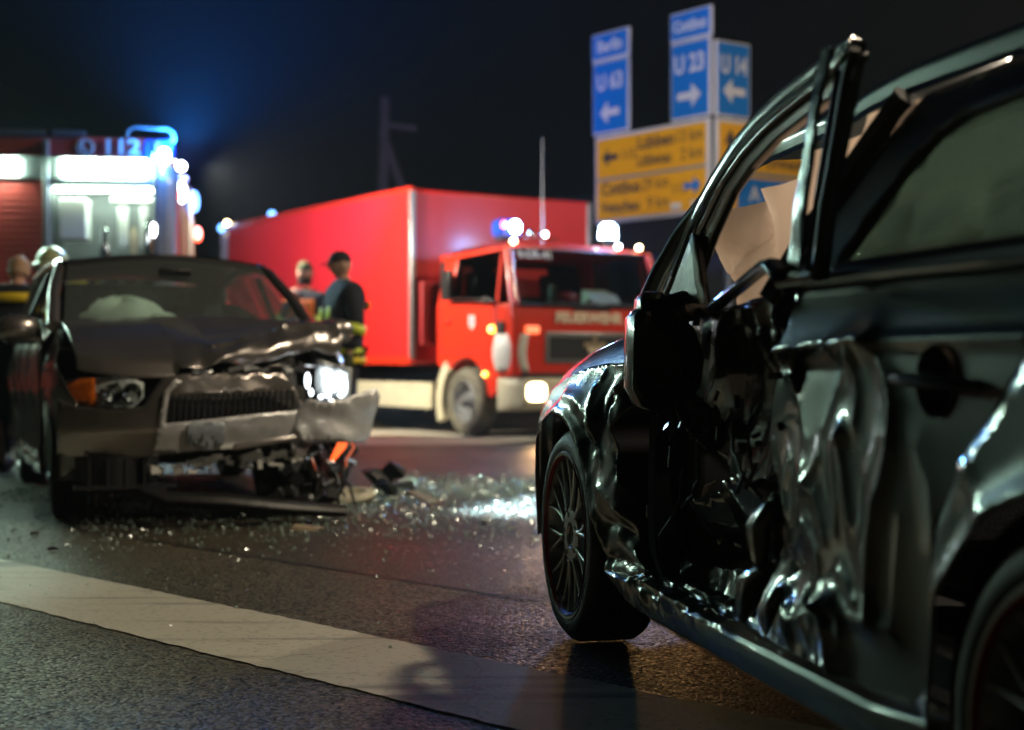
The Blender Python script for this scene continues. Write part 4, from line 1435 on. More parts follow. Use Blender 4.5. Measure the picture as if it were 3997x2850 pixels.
MB().grid(lambda a, b: (-3.0 + .22 * a, (-.72 + 1.44 * b) * (1 - .1 * a), 1.10 + .32 * a), 4, 8).build('rear_window', M['window_dark'], GC)
MB().grid(lambda a, b: (-3.06 - .10 * math.sin(math.pi * b), -.80 + 1.6 * b, .28 + .83 * a), 6, 12).build('tailgate', M['grey_paint'], GC)

# cabin
mb = MB()
mb.box((-.62, 0, .96), (.42, 1.40, .16))
mb.box((-1.6, 0, .28), (2.5, 1.5, .05))
mb.box((-.40, 0, .62), (.10, 1.5, .62))
mb.build('dashboard', M['interior'], GC, bevel=.03)
for y in (-.37, .37):
    mb = MB()
    mb.box((-1.35, y, .50), (.5, .48, .16))
    mb.box((-1.62, y, .84), (.13, .46, .60), (0, -15, 0))
    mb.build('seat', M['seat'], GC, bevel=.04)
    mb = MB()
    mb.box((-1.72, y, 1.255), (.10, .26, .20), (0, -12, 0))
    mb.build('headrest', M['seat'], GC, bevel=.05)
mb = MB()
mb.box((-2.45, 0, .85), (.14, 1.3, .56), (0, -15, 0))
for y in (-.4, 0, .4):
    mb.box((-2.55, y, 1.2), (.09, .24, .16), (0, -12, 0))
mb.build('rear_bench', M['seat'], GC, bevel=.03)
def bag2(cx, cy, cz, rx, ry, rz, seed):
    mb = MB()
    def f(a, b):
        th, ph = 2 * math.pi * a, math.pi * b
        n = 1 + .75 * (float(ridged(np.array([math.cos(th) * 2 + seed]), np.array([b * 3 + math.sin(th) * 2 + seed]))[0]) - .5)
        return (cx + rx * n * math.cos(th) * math.sin(ph), cy + ry * n * math.sin(th) * math.sin(ph), cz + rz * n * math.cos(ph))
    return mb.grid(f, 28, 16)
bag2(-.74, -.33, 1.10, .14, .20, .11, 2).sphere((-.66, -.10, 1.10), (.06, .10, .05), 10, 7).sphere((-.64, -.02, 1.085), (.05, .07, .03), 9, 6).build('passenger_airbag', M['airbag_pale'], GC)
bag2(-.86, .30, 1.05, .14, .20, .12, 5).build('steering_airbag', M['seat'], GC)
MB().box((-.80, 0, 1.40), (.03, .20, .05), (0, 30, 0)).build('rear_view_mirror', M['plastic'], GC, bevel=.01)

# wing mirrors
for sg in (-1, 1):
    mb = MB()
    mb.grid(lambda a, b: (-.52 + .075 * math.sin(math.pi * b) * math.cos(2 * math.pi * a), sg * (.93 + .125 * math.cos(math.pi * b)), 1.035 + .085 * math.sin(math.pi * b) ** .6 * math.sin(2 * math.pi * a)), 18, 12)
    mb.tube([(-.50, sg * .80, .99), (-.51, sg * .86, .985)], .035, 8)
    w_ = mb.build('wing_mirror', M['grey_paint'], GC)
    MB().box((-.52, sg * .90, .965), (.10, .20, .03)).build('mirror_base', M['plastic'], w_, bevel=.012)

wheel('wheel', 0, -.80, .31, side=-1, steer=-6, rt=.308, rr=.205, wd=.19, parent=GC, red=False)
wheel('wheel', 0, .74, .31, side=1, steer=14, rt=.308, rr=.205, wd=.19, parent=GC, red=False)
for sg in (-1, 1):
    wheel('wheel', -2.5, sg * .80, .31, side=sg, rt=.308, rr=.205, wd=.19, parent=GC, red=False)

# ------------------------------------------------------------------ red box truck of the fire brigade (x forward, y left, z up)
TR = empty('fire_truck', 'red box-bodied fire brigade truck with short cab and lit headlight, right of centre', 'truck', (-1.18, 16.7, 0), -57)
mb = MB()
mb.box((-2.875, 1.30, 1.835), (5.75, 2.60, 2.07))
mb.build('cargo_box', M['red_tarp'], TR, bevel=.045)
mb = MB()
mb.box((-.02, .02, 1.86), (.07, .07, 1.98))
mb.box((-.02, 2.58, 1.86), (.07, .07, 1.98))
mb.build('corner_trim', M['grey_alu'], TR, bevel=.015)
mb = MB()
mb.box((-2.875, -.006, .845), (5.70, .03, .09))
mb.tube([(-5.7, .03, 2.885), (-.05, .03, 2.872)], .035, 10)
mb.build('edge_rail', M['red_paint'], TR, bevel=.008)
mb = MB()
mb.box((-2.4, 1.3, .66), (6.6, 1.0, .16))
mb.box((-2.8, .55, .70), (5.4, .06, .10))
for x in (-.9, -2.2, -3.6):
    mb.box((x, 1.2, .55), (.10, 1.9, .10))
mb.box((-1.6, .5, .52), (.7, .4, .34))
mb.build('chassis', M['black_metal'], TR, bevel=.01)
mb = MB()
mb.box((-.62, .10, .44), (1.92, .05, .30))
mb.box((-.62, .074, .55), (1.90, .01, .03))
mb.build('side_guard', M['cream'], TR, bevel=.015)
def twheel(x, y, S, dusty=True):
    mb = MB()
    rt, rr = .385, .235
    prof = [(rr - .01, -.01), (rr + .02, .012), (.31, .022), (.355, .008), (.378, -.02), (rt, -.05), (rt, -.19), (.365, -.22), (rr, -.22)]
    mb.lathe([(r, h * S) for r, h in prof], 'y', 48)
    t = mb.build('wheel', M['tyre_dusty'] if dusty else M['rubber'], TR)
    t.location = (x, y, .385)
    mb = MB()
    mb.lathe([(r, h * S) for r, h in [(rr + .004, .0), (rr - .012, .006), (rr - .03, -.03), (.17, -.10), (.13, -.11), (.11, -.05), (.085, -.03), (.07, .02), (.055, .05), (.0001, .05)]], 'y', 40)
    for k in range(8):
        an = R(45 * k)
        mb.sphere((.135 * math.cos(an), -.09 * S, .135 * math.sin(an)), (.016, .02, .016), 8, 6)
    mb.build('rim', M['grey_alu'], t)
    return t
twheel(1.0, .12, -1)
twheel(1.0, 2.20, 1)
twheel(-4.2, .12, -1)
twheel(-4.2, 2.45, 1)

# cab: body shell below the belt, roof, pillars, panes
def side_x(z):                           # front face leans back above the belt
    return 2.0 - .015 * (z - 1.0) if z < 1.44 else 1.99 - .40 * (z - 1.44)
CABLOW = [(.36, .80), (.36, 1.52), (1.96, 1.46), (2.0, 1.2), (2.0, .68), (1.72, .68), (1.66, .48), (1.52, .44)] + [(1.0 + .48 * math.cos(R(t)), .39 + .48 * math.sin(R(t))) for t in range(8, 150, 12)]
mb = MB()
mb.extrude(CABLOW, lambda p: (p[0], .13, p[1]), lambda p: (p[0], 2.23, p[1]))
cab = mb.build('cab_body', M['red_paint'], TR, bevel=.035, angle=30)
mb = MB()
mb.grid(lambda a, b: (.36 + 1.36 * a, .19 + 1.98 * b, 2.045 + .15 * (math.sin(math.pi * min(max(a * .94 + .05, 0), 1)) ** .35) * (math.sin(math.pi * min(max(b * .96 + .02, 0), 1)) ** .3)), 16, 22)
mb.hexa([(.36, .18, 2.0), (.36, 2.18, 2.0), (1.735, 2.12, 2.06), (1.735, .24, 2.06), (.36, .19, 2.06), (.36, 2.17, 2.06), (1.715, 2.11, 2.10), (1.715, .25, 2.10)])
mb.build('cab_roof', M['red_paint'], TR, angle=30)
for y0, y1 in ((.15, .23), (2.21, 2.13)):
    mb = MB()
    mb.tube([(1.955, y0 + (.02 if y0 < 1 else -.02), 1.44), (1.85, (y0 + y1) / 2, 1.74), (1.735, y1, 2.07)], [.055, .050, .05], 10)
    mb.build('cab_pillar', M['red_paint'], TR)
    mb = MB()
    ym = (y0 + y1) / 2
    mb.hexa([(.36, y0, 1.50), (.64, y0, 1.50), (.64, y0 + (.05 if y0 < 1 else -.05), 1.50), (.36, y0 + (.05 if y0 < 1 else -.05), 1.50),
             (.36, y1, 2.05), (.70, y1, 2.05), (.70, y1 + (.05 if y0 < 1 else -.05), 2.05), (.36, y1 + (.05 if y0 < 1 else -.05), 2.05)])
    mb.build('cab_pillar', M['red_paint'], TR, bevel=.01)
    sg = 1 if y0 < 1 else -1
    mb = MB()
    mb.hexa([(.62, y0 + .012 * sg, 1.49), (1.93, y0 + .012 * sg, 1.45), (1.93, y0 + .018 * sg, 1.45), (.62, y0 + .018 * sg, 1.49), (.66, y1 + .012 * sg, 2.06), (1.74, y1 + .012 * sg, 2.06), (1.74, y1 + .018 * sg, 2.06), (.66, y1 + .018 * sg, 2.06)])
    mb.build('side_window', M['pane_dark'], TR)
    mb = MB()
    mb.hexa([(1.62, y0 - .005 * sg, 1.48), (1.655, y0 - .005 * sg, 1.48), (1.655, y0 + .02 * sg, 1.48), (1.62, y0 + .02 * sg, 1.48), (1.60, y1 - .005 * sg, 2.03), (1.635, y1 - .005 * sg, 2.03), (1.635, y1 + .02 * sg, 2.03), (1.60, y1 + .02 * sg, 2.03)])
    mb.build('window_bar', M['red_paint'], TR)
mb = MB()
mb.hexa([(.36, .18, 1.5), (.42, .18, 1.5), (.42, 2.2, 1.5), (.36, 2.2, 1.5), (.36, .2, 1.62), (.42, .2, 1.62), (.42, 2.16, 1.62), (.36, 2.16, 1.62)])
mb.box((.39, .32, 1.83), (.06, .24, .42)); mb.box((.39, 2.02, 1.83), (.06, .28, .42)); mb.box((.39, 1.18, 2.0), (.06, 1.9, .1))
mb.box((.9, 1.18, 1.42), (1.0, 2.0, .04))
mb.box((1.68, 1.18, 1.44), (.48, 1.98, .05))
mb.build('cab_interior', M['interior'], TR)
for y in (.62, 1.66):
    mb = MB()
    mb.box((.62, y, 1.62), (.14, .46, .50), (0, -8, 0)); mb.box((.60, y, 1.92), (.10, .26, .14))
    mb.build('seat', M['seat'], TR, bevel=.04)
mb = MB()
mb.grid(lambda a, b: (1.965 - .235 * a, (.235 + 1.89 * b) * 1 + (.045 - .09 * b) * a, 1.452 + .61 * a), 4, 8)
mb.build('windshield', M['pane'], TR)
mb = MB()
mb.tube([(1.978, .23, 1.448), (1.978, 2.13, 1.448)], .018, 6)
mb.tube([(1.74, .26, 2.062), (1.74, 2.10, 2.062)], .018, 6)
mb.tube([(1.99, .5, 1.45), (1.99, .62, 1.475), (1.985, 1.25, 1.47)], .009, 6)
mb.tube([(1.99, 1.3, 1.45), (1.99, 1.42, 1.475), (1.985, 2.0, 1.47)], .009, 6)
mb.box((1.955, 1.18, 1.425), (.06, .5, .05))
mb.build('wiper', M['plastic_matt'], TR)
t = text('windshield_lettering', '0-DR-41', .13, M['letter_white'], TR, (1.775, .33, 2.005), (R(90 - 21), 0, R(90)), .001, bold=.004)
t = text('front_lettering', 'FEUERWEHR', .155, M['letter_cream'], TR, (2.005, .67, 1.312), (R(90), 0, R(90)), .003, sx=1.02, bold=.007)
# door outline grooves, handle, crest
mb = MB()
for a, b in (((.47, 1.48), (.47, .95)), ((.47, .95), (1.35, .95)), ((1.62, 1.46), (1.66, .98))):
    mb.box(((a[0] + b[0]) / 2, .128, (a[1] + b[1]) / 2), (abs(a[0] - b[0]) + .012, .008, abs(a[1] - b[1]) + .012))
mb.build('door_gap', M['dark_red'], cab)
mb = MB()
mb.lathe([(.0001, .112), (.035, .112), (.042, .128)], 'y', 16, (.62, 0, 1.29))
mb.box((.62, .105, 1.29), (.13, .03, .03))
mb.build('door_handle', M['red_paint'], cab, bevel=.006)
mb = MB()
mb.extrude([(-.055, .08), (.055, .08), (.055, -.02), (0, -.085), (-.055, -.02)], lambda p: (1.16 + p[0], .119, 1.27 + p[1]), lambda p: (1.16 + p[0], .131, 1.27 + p[1]))
mb.build('door_crest', M['letter_white'], cab)
mb = MB()
mb.extrude([(-.025, .05), (.025, .05), (.0, -.045)], lambda p: (1.16 + p[0], .113, 1.27 + p[1]), lambda p: (1.16 + p[0], .121, 1.27 + p[1]))
mb.build('crest_mark', M['sign_blue'], cab)
# mudguard behind the wheel
mb = MB()
for k in range(12):
    a0, a1 = R(132 + 6 * k), R(138 + 6 * k)
    q = lambda r, a: (1.0 + r * math.cos(a), .39 + r * math.sin(a))
    p = [q(.47, a0), q(.60, a0), q(.60, a1), q(.47, a1)]
    mb.hexa([(x, .10, z) for x, z in p] + [(x, .20, z) for x, z in p])
mb.build('mudguard', M['cream'], TR)
# bumper, headlight, indicators, grille
mb = MB()
mb.grid(lambda a, b: (2.06 - .34 * max(0, 1 - b / .08) ** 2 * (b < .08) - .34 * max(0, 1 - (1 - b) / .08) ** 2 * (b > .92), .10 + 2.16 * b, .31 + .35 * a), 4, 40)
bmp = mb.build('bumper', M['cream'], TR, solid=.06, angle=50)
for y in (.43, 1.93):
    mb = MB()
    mb.box((2.062, y, .515), (.03, .42, .24))
    h = mb.build('headlight', M['cream'], TR, bevel=.02)
    mb = MB()
    mb.extrude([(.125 * abs(math.cos(R(t))) ** .55 * (1 if math.cos(R(t)) > 0 else -1), .098 * abs(math.sin(R(t))) ** .55 * (1 if math.sin(R(t)) > 0 else -1)) for t in range(0, 360, 10)], lambda p: (2.072, (y - .06 if y < 1 else y + .06) + p[0], .515 + p[1]), lambda p: (2.086, (y - .06 if y < 1 else y + .06) + p[0] * .96, .515 + p[1] * .96))
    mb.build('lamp_lens', M['head_lit'], h, bevel=.005)
    mb = MB()
    mb.box((2.078, y + .135 if y < 1 else y - .135, .515), (.012, .10, .19))
    mb.build('lamp_lens', M['cream'], h, bevel=.02)
    o = lamp('headlight_beam', 'SPOT', (2.12, y, .52), 110 if y < 1 else 190, (1., .52, .18), TR, target=(6, y, .12), size=.10, cone=95, blend=.6)
for y in (.36, 2.0):
    MB().box((2.012, y, 1.178), (.03, .18, .085)).build('indicator', M['orange_lit'], TR, bevel=.02)
MB().lathe([(.0001, .075), (.035, .08), (.042, .10), (.042, .13)], 'y', 16, (1.60, 0, 1.19)).build('side_marker', M['amber_lit'], TR)
MB().lathe([(.0001, .095), (.028, .10), (.032, .13)], 'y', 14, (1.44, 0, .70)).build('side_marker', M['amber_lit'], TR)
mb = MB()
mb.box((1.75, .12, 1.20), (.16, .05, .14))
mb.build('step_recess', M['plastic_matt'], TR, bevel=.015)
mb = MB()
mb.grid(lambda a, b: (1.70 + .33 * math.sin(b * 1.57) , .115 + .22 * (1 - math.cos(b * 1.57)) - .045 * math.sin(math.pi * a) - .02, .73 + .41 * a), 8, 10)
mb.build('corner_deflector', M['white'], TR, solid=.03)
mb = MB()
mb.box((2.006, 1.18, .99), (.03, 1.30, .34))
g = mb.build('grille', M['grey_alu'], TR, bevel=.02)
MB().box((2.018, 1.18, .985), (.022, 1.20, .245)).build('grille_mesh', M['plastic_matt'], g, bevel=.01)
mb = MB()
mb.box((2.036, 1.17, .985), (.012, .05, .30))
mb.box((2.036, 1.17, 1.02), (.012, .30, .06))
mb.box((2.036, 1.17, .93), (.012, .12, .05))
mb.build('grille_badge', M['wood_pale'], g)
text('badge_lettering', 'MAN', .085, M['letter_cream'], g, (2.045, 1.17, .96), (R(90), 0, R(90)), .002, 'CENTER', bold=.004)
MB().box((1.98, 1.18, .69), (.05, 1.9, .05)).build('bumper_gap', M['plastic_matt'], TR)
# mirrors
for y, w in ((.06, -1), (2.30, 1)):
    mb = MB()
    mb.box((.72, y, 1.70), (.18, .07, .34))
    mb.tube([(1.72, y - .0 * w, 1.50), (1.3, y + .03 * w, 1.52), (.78, y + .01 * w, 1.54)], .014, 6)
    mb.sphere((1.56, y - .005, 1.50), (.04, .03, .05), 10, 8)
    mb.build('side_mirror', M['plastic'], TR, bevel=.02)
# roof lights
mb = MB()
mb.box((1.50, .36, 2.30), (.22, .30, .20))
bc = mb.build('beacon', M['blue_glass'], TR, bevel=.05)
MB().sphere((1.62, .40, 2.31), (.035, .07, .075)).build('beacon_lamp', M['blue_white_lit'], bc)
MB().sphere((1.615, .25, 2.33), (.02, .03, .04)).build('beacon_lamp', M['red_lit'], bc)
MB().box((1.50, .36, 2.19), (.16, .22, .06)).build('beacon_base', M['plastic'], bc, bevel=.01)
mb = MB()
mb.lathe([(.0001, 2.43), (.06, 2.425), (.095, 2.38), (.105, 2.30), (.105, 2.24)], 'z', 24, (1.52, 1.74, 0))
b2 = mb.build('beacon', M['blue_white_lit'], TR)
MB().lathe([(.12, 2.245), (.12, 2.21), (.06, 2.19), (.06, 2.15)], 'z', 20, (1.52, 1.74, 0)).build('beacon_base', M['plastic'], b2)
lamp('beacon_glow', 'POINT', (1.66, 1.74, 2.36), 160, (.16, .42, 1.), TR, size=.10)
lamp('beacon_glow', 'POINT', (1.68, .40, 2.34), 22, (.16, .42, 1.), TR, size=.06)
for y, m_ in ((.30, 'amber_hot'), (2.02, 'amber_hot'), (1.72, 'white_hot')):
    MB().sphere((1.735, y, 2.145), (.03, .035, .03), 12, 8).build('marker_lamp', M[m_], TR)
mb = MB()
for y in (.62, .78):
    mb.sphere((1.60, y, 2.245), (.04, .05, .05), 12, 8)
mb.tube([(1.58, .5, 2.20), (1.58, 1.0, 2.20)], .012, 6)
mb.build('spot_lamp', M['chrome'], TR)
MB().sphere((1.64, .78, 2.245), (.012, .03, .03), 10, 8).build('spot_lamp_lens', M['white_hot'], TR)
MB().tube([(1.0, 1.18, 2.18), (1.0, 1.18, 3.45)], [.006, .003], 6).build('antenna', M['grey_alu'], TR)
# extinguisher cabinet between cab and box
mb = MB()
mb.box((.14, .20, 1.40), (.06, .30, .74))
mb.tube([(.18, .05, 1.05), (.18, .05, 1.75)], .015, 6); mb.tube([(.18, .35, 1.05), (.18, .35, 1.75)], .015, 6)
mb.tube([(.18, .05, 1.75), (.18, .35, 1.75)], .015, 6); mb.tube([(.18, .05, 1.05), (.18, .35, 1.05)], .015, 6)
ec = mb.build('extinguisher_cabinet', M['dark_red'], TR, bevel=.01)
MB().box((.25, .20, 1.40), (.012, .28, .70)).build('cabinet_window', M['clear_lens'], ec)
# raised tail lift behind the box
mb = MB()
mb.box((-6.10, .12, 1.86), (.09, .16, 2.0)); mb.box((-6.10, 2.4, 1.86), (.09, .16, 2.0))
mb.box((-6.02, 1.25, .80), (.30, 2.3, .10))
mb.build('tail_lift', M['grey_alu'], TR, bevel=.01)
mb = MB()
mb.sphere((-5.80, .02, 2.93), (.04, .04, .04), 10, 8)
mb.build('marker_lamp', M['amber_hot'], TR)
MB().sphere((-5.92, -.02, 2.86), (.05, .05, .06), 10, 8).build('beacon', M['blue_soft'], TR)
MB().sphere((-5.45, .6, 3.06), (.06, .06, .06), 10, 8).build('beacon', M['blue_soft'], TR)

# things lying behind the truck's windshield
def world_of(root, p):
    return Matrix.Translation(root.location) @ Matrix.Rotation(root.rotation_euler.z, 4, 'Z') @ Vector(p)
def loose(name, label, cat, root, p, mbx, m, bevel=.004, group=None, rz=None):
    o = mbx.build(name, m, None, bevel=bevel)
    o.location = world_of(root, p)
    o.rotation_euler = (0, 0, root.rotation_euler.z if rz is None else R(rz))
    return tag(o, label, cat, group)
loose('document_box', 'white document box lying on the truck dashboard behind the windshield', 'box', TR, (1.80, 1.42, 1.475), MB().hexa([(-.13, -.17, 0), (.13, -.20, 0), (.13, .20, 0), (-.13, .17, 0), (-.13, -.16, .17), (.06, -.19, .10), (.06, .19, .10), (-.13, .16, .17)]), M['white'])
mb = MB(); mb.lathe([(.0001, .21), (.035, .21), (.05, .17), (.05, 0), (.0001, 0)], 'z', 16)
loose('torch', 'dark cylindrical torch with red top standing on the truck dashboard', 'torch', TR, (1.78, .78, 1.475), mb, M['plastic'])
mb = MB(); mb.sphere((0, 0, .06), (.12, .14, .075), 16, 10)
loose('first_aid_bag', 'small red and white bag lying beside the torch on the truck dashboard', 'bag', TR, (1.79, .98, 1.475), mb, M['dark_red'])

# ------------------------------------------------------------------ fire engine at the left (x to its rear, y away, z up)
FE = empty('fire_engine', 'red fire engine with bright white side lights and open equipment locker, at the left', 'fire engine', (-3.41, 14.3, 0), 6.7)
mb = MB()
mb.box((-4.3, 1.25, 2.985), (8.24, 2.42, .21))
mb.box((-3.0, 1.60, 1.9), (5.6, 1.66, 1.98))
mb.box((-.30, 1.25, .72), (.55, 2.4, .40)); mb.box((-3.2, 1.25, .70), (5.9, 2.3, .36))
fb = mb.build('body', M['engine_red'], FE, bevel=.03)
mb = MB()
mb.box((-7.2, 1.25, 1.7), (2.2, 2.44, 2.4))
mb.build('cab', M['engine_red'], FE, bevel=.12)
mb = MB()
mb.box((-6.7, .022, 1.95), (1.0, .03, .70)); mb.box((-7.75, .022, 1.95), (.8, .03, .70))
mb.build('cab_window', M['window_dark'], FE, bevel=.03)
mb = MB()
mb.box((-4.3, .03, 2.77), (8.24, .05, .215))
mb.build('light_housing', M['grey_alu'], FE, bevel=.01)
mb = MB()
mb.box((-4.3, -.025, 2.872), (8.24, .06, .012))  # added strip, blocks the side lights from the lettering band above
mb.build('added_visor', M['grey_alu'], FE)
def led_bar(x0, x1):
    mb = MB()
    mb.box(((x0 + x1) / 2, -.012, 2.77), (x1 - x0, .05, .165))
    return mb.build('side_light', M['led_strip'], FE, bevel=.022)
for x0, x1 in ((-1.10, -.675), (-.655, -.24), (-1.92, -1.49), (-2.37, -1.94), (-3.6, -2.9), (-4.6, -3.9)):
    led_bar(x0, x1)
mb = MB()
for x in (-1.235, -2.6, -.155, -4.0, -5.3):
    mb.box((x, .0, 2.02), (.055, .07, 2.06))
mb.box((-.70, .0, 2.625), (1.02, .06, .07))
mb.build('locker_frame', M['grey_alu'], FE, bevel=.008)
for x0, x1 in ((-2.57, -1.27), (-3.97, -2.63), (-5.27, -4.03)):
    mb = MB()
    mb.grid(lambda a, b: (x0 + (x1 - x0) * a, .05 + .008 * abs(math.sin(b * math.pi * 26)), .98 + 1.67 * b), 1, 104)
    mb.build('roller_shutter', M['engine_red'], FE, angle=0)
# lit locker
mb = MB()
mb.box((-.69, .66, 1.80), (1.0, .03, 1.62))
mb.box((-1.20, .34, 1.80), (.02, .62, 1.62)); mb.box((-.19, .34, 1.80), (.02, .62, 1.62))
mb.box((-.69, .34, 2.60), (1.0, .62, .02)); mb.box((-.69, .34, .98), (1.0, .62, .03))
mb.box((-.69, .36, 1.86), (1.0, .58, .025)); mb.box((-.42, .36, 1.52), (.46, .58, .02))
mb.build('locker_lining', M['grey_plastic'], FE)
mb = MB()
mb.box((-.69, .06, 2.56), (.96, .05, .03))
mb.box((-.69, .30, 2.585), (.90, .05, .02))
mb.build('locker_light', M['led'], FE)
def gear(name, label, cat, p, s, m, rz=6.7, bevel=.02, lathe=None):
    mb = MB()
    if lathe:
        mb.lathe(lathe, 'z', 20)
    else:
        mb.box((0, 0, s[2] / 2), s)
    return loose(name, label, cat, FE, p, mb, M[m], bevel=0 if lathe else bevel, rz=rz)
gear('equipment_case', 'large white equipment case hanging at the left of the lit locker', 'case', (-.99, .20, 2.06), (.27, .26, .42), 'white')
gear('pump_hose', 'slim white upright hose holder, left one in the lit locker', 'hose', (-.52, .22, 2.00), (.10, .10, .50), 'white')
gear('pump_hose', 'slim white upright hose holder, right one in the lit locker', 'hose', (-.31, .22, 2.00), (.08, .10, .50), 'white')
gear('shelf_rail', 'white horizontal rail across the upper part of the lit locker', 'rail', (-.42, .18, 2.44), (.44, .08, .07), 'white')
cyl = lambda r, h: [(.0001, h), (r * .5, h), (r * .55, h * .86), (r, h * .78), (r, 0), (.0001, 0)]
gear('gas_bottle', 'silver gas bottle standing in the middle of the lit locker', 'bottle', (-.70, .22, 1.875), None, 'chrome', lathe=cyl(.05, .36))
gear('gas_bottle', 'small copper coloured bottle standing between the white hose holders', 'bottle', (-.415, .22, 1.875), None, 'wood_pale', lathe=cyl(.04, .34))
gear('gas_bottle', 'silver bottle standing beside the orange kit bag at the right of the locker', 'bottle', (-.27, .16, 1.875), None, 'chrome', lathe=cyl(.04, .42))
gear('kit_bag', 'orange kit bag at the right end of the lit locker', 'bag', (-.22, .34, 1.875), (.09, .26, .36), 'orange_vest')
gear('rescue_box', 'yellow orange box low in the lit locker', 'box', (-.98, .18, 1.545), (.20, .24, .24), 'yellow_vest')
for k, (x, w) in enumerate(((-.72, .12), (-.52, .11), (-.34, .12))):
    gear('reel', ['polished reel below the silver gas bottle in the locker', 'polished reel in the middle of the lower locker shelf', 'polished reel at the right of the lower locker shelf'][k], 'reel', (x, .16, 1.62), None, 'chrome', lathe=[(.0001, .15), (w / 2, .15), (w / 2, .12), (w / 3, .10), (w / 3, .05), (w / 2, .03), (w / 2, 0), (.0001, 0)])
# lettering, rails, rear corner
text('side_lettering', 'FEUERWEHR', .21, M['letter_white'], FE, (-3.55, .018, 2.985), (R(90), 0, 0), .003, sx=1.35, bold=.006)
text('emergency_number', '112', .21, M['letter_white'], FE, (-.70, .018, 2.985), (R(90), 0, 0), .003, sx=1.2, bold=.006)
mb = MB()
mb.lathe([(.085, .02), (.085, .036), (.065, .036), (.065, .02)], 'y', 28, (-.86, 0, 2.985), close=True)
mb.tube([(-.885, .028, 3.02), (-.905, .028, 2.985), (-.88, .028, 2.955), (-.84, .028, 2.945)], [.018, .012, .012, .018], 8)
mb.build('phone_symbol', M['letter_white'], FE)
mb = MB()
mb.tube([(-.46, .04, 3.09), (-.44, .04, 3.17), (-.38, .04, 3.20), (-.06, .04, 3.185), (-.01, .04, 3.15), (.0, .04, 3.06)], .02, 10)
mb.box((-3.2, .03, 3.125), (3.9, .05, .05)); mb.box((-1.02, .03, 3.125), (.32, .05, .05))
mb.build('roof_rail', M['grey_plastic'], FE)
mb = MB()
mb.grid(lambda a, b: (-.17 + .19 * math.sin(a * 1.57), .02 + .19 * (1 - math.cos(a * 1.57)), .60 + 2.26 * b - .10 * b ** 6 * a), 8, 10)
mb.build('rear_corner', M['grey_alu'], FE, solid=.02)
mb = MB()
mb.box((-.08, 1.25, 1.75), (.05, 2.16, 2.2))
mb.build('rear_door', M['grey_alu'], FE)
for k, y in enumerate((.50, .95, 1.40, 1.85, 2.22)):
    MB().box((-.045, y, 1.65), (.02, .24, 1.7)).build('rear_stripe', M[('cream', 'wood_pale')[k % 2]], FE)
mb = MB()
for y in (.75, 1.9):
    mb.box((-.02, y, 1.85), (.03, .04, 1.9))
mb.build('roof_ladder', M['grey_alu'], FE)
mb = MB()
mb.hexa([(-.30, .0, 2.88), (.0, .0, 2.88), (.0, .3, 2.88), (-.30, .3, 2.88), (-.28, .02, 3.08), (-.02, .02, 3.08), (-.02, .3, 3.08), (-.28, .3, 3.08)])
bcn = mb.build('beacon', M['blue_glass'], FE, bevel=.02)
mb = MB()
mb.sphere((-.085, -.01, 2.90), (.06, .05, .085), 16, 10)
mb.build('beacon_lamp', M['blue_white_lit'], bcn)
mb = MB()
mb.sphere((-.15, .0, 2.895), (.05, .03, .06), 12, 8)
mb.build('beacon_glass', M['blue_lit'], bcn)
lamp('beacon_glow', 'POINT', (-.06, -.10, 2.95), 120, (.05, .28, 1.), FE, size=.10)
lamp('scene_light', 'SPOT', (.26, .74, 2.88), 1500, (1., .90, .68), FE, target=(2.2, 2.8, 2.1), size=.08, cone=116, blend=.5)
lamp('beacon_glow', 'SPOT', (.10, .05, 3.0), 4800, (.02, .25, 1.), FE, target=(.45, .0, 5.2), size=.10, cone=170, blend=1.)
lamp('beacon_beam', 'SPOT', (.06, -.02, 2.96), 2600, (.14, .20, 1.), FE, target=(1.3, 4.2, 3.5), size=.08, cone=62, blend=.8)
def rear_lamp(y, z, ry, rz, m):
    MB().sphere((.0, y, z), (.05, ry, rz), 12, 8).build('rear_lamp', M[m], FE)
rear_lamp(.22, 2.53, .06, .09, 'red_lit'); rear_lamp(.72, 2.90, .09, .05, 'white_hot'); rear_lamp(1.0, 2.80, .08, .04, 'letter_white')
rear_lamp(.76, 2.63, .10, .11, 'white_hot'); rear_lamp(2.1, 2.68, .13, .12, 'blue_soft'); rear_lamp(2.42, 2.33, .12, .09, 'red_lit')
MB().sphere((-.185, -.03, 2.16), (.026, .03, .07), 10, 8).build('side_marker', M['white_hot'], FE)
for x in (-1.9, -6.6):
    for y in (.15, 2.2):
        mb = MB()
        mb.lathe([(.26, 0), (.46, -.01), (.50, .05), (.50, .25), (.46, .30), (.26, .30)], 'y', 32)
        w_ = mb.build('wheel', M['rubber'], FE)
        w_.location = (x, y, .5)
        MB().lathe([(.27, 0), (.24, .05), (.12, .06), (.10, 0), (.0001, 0)], 'y', 24).build('rim', M['grey_alu'], w_)

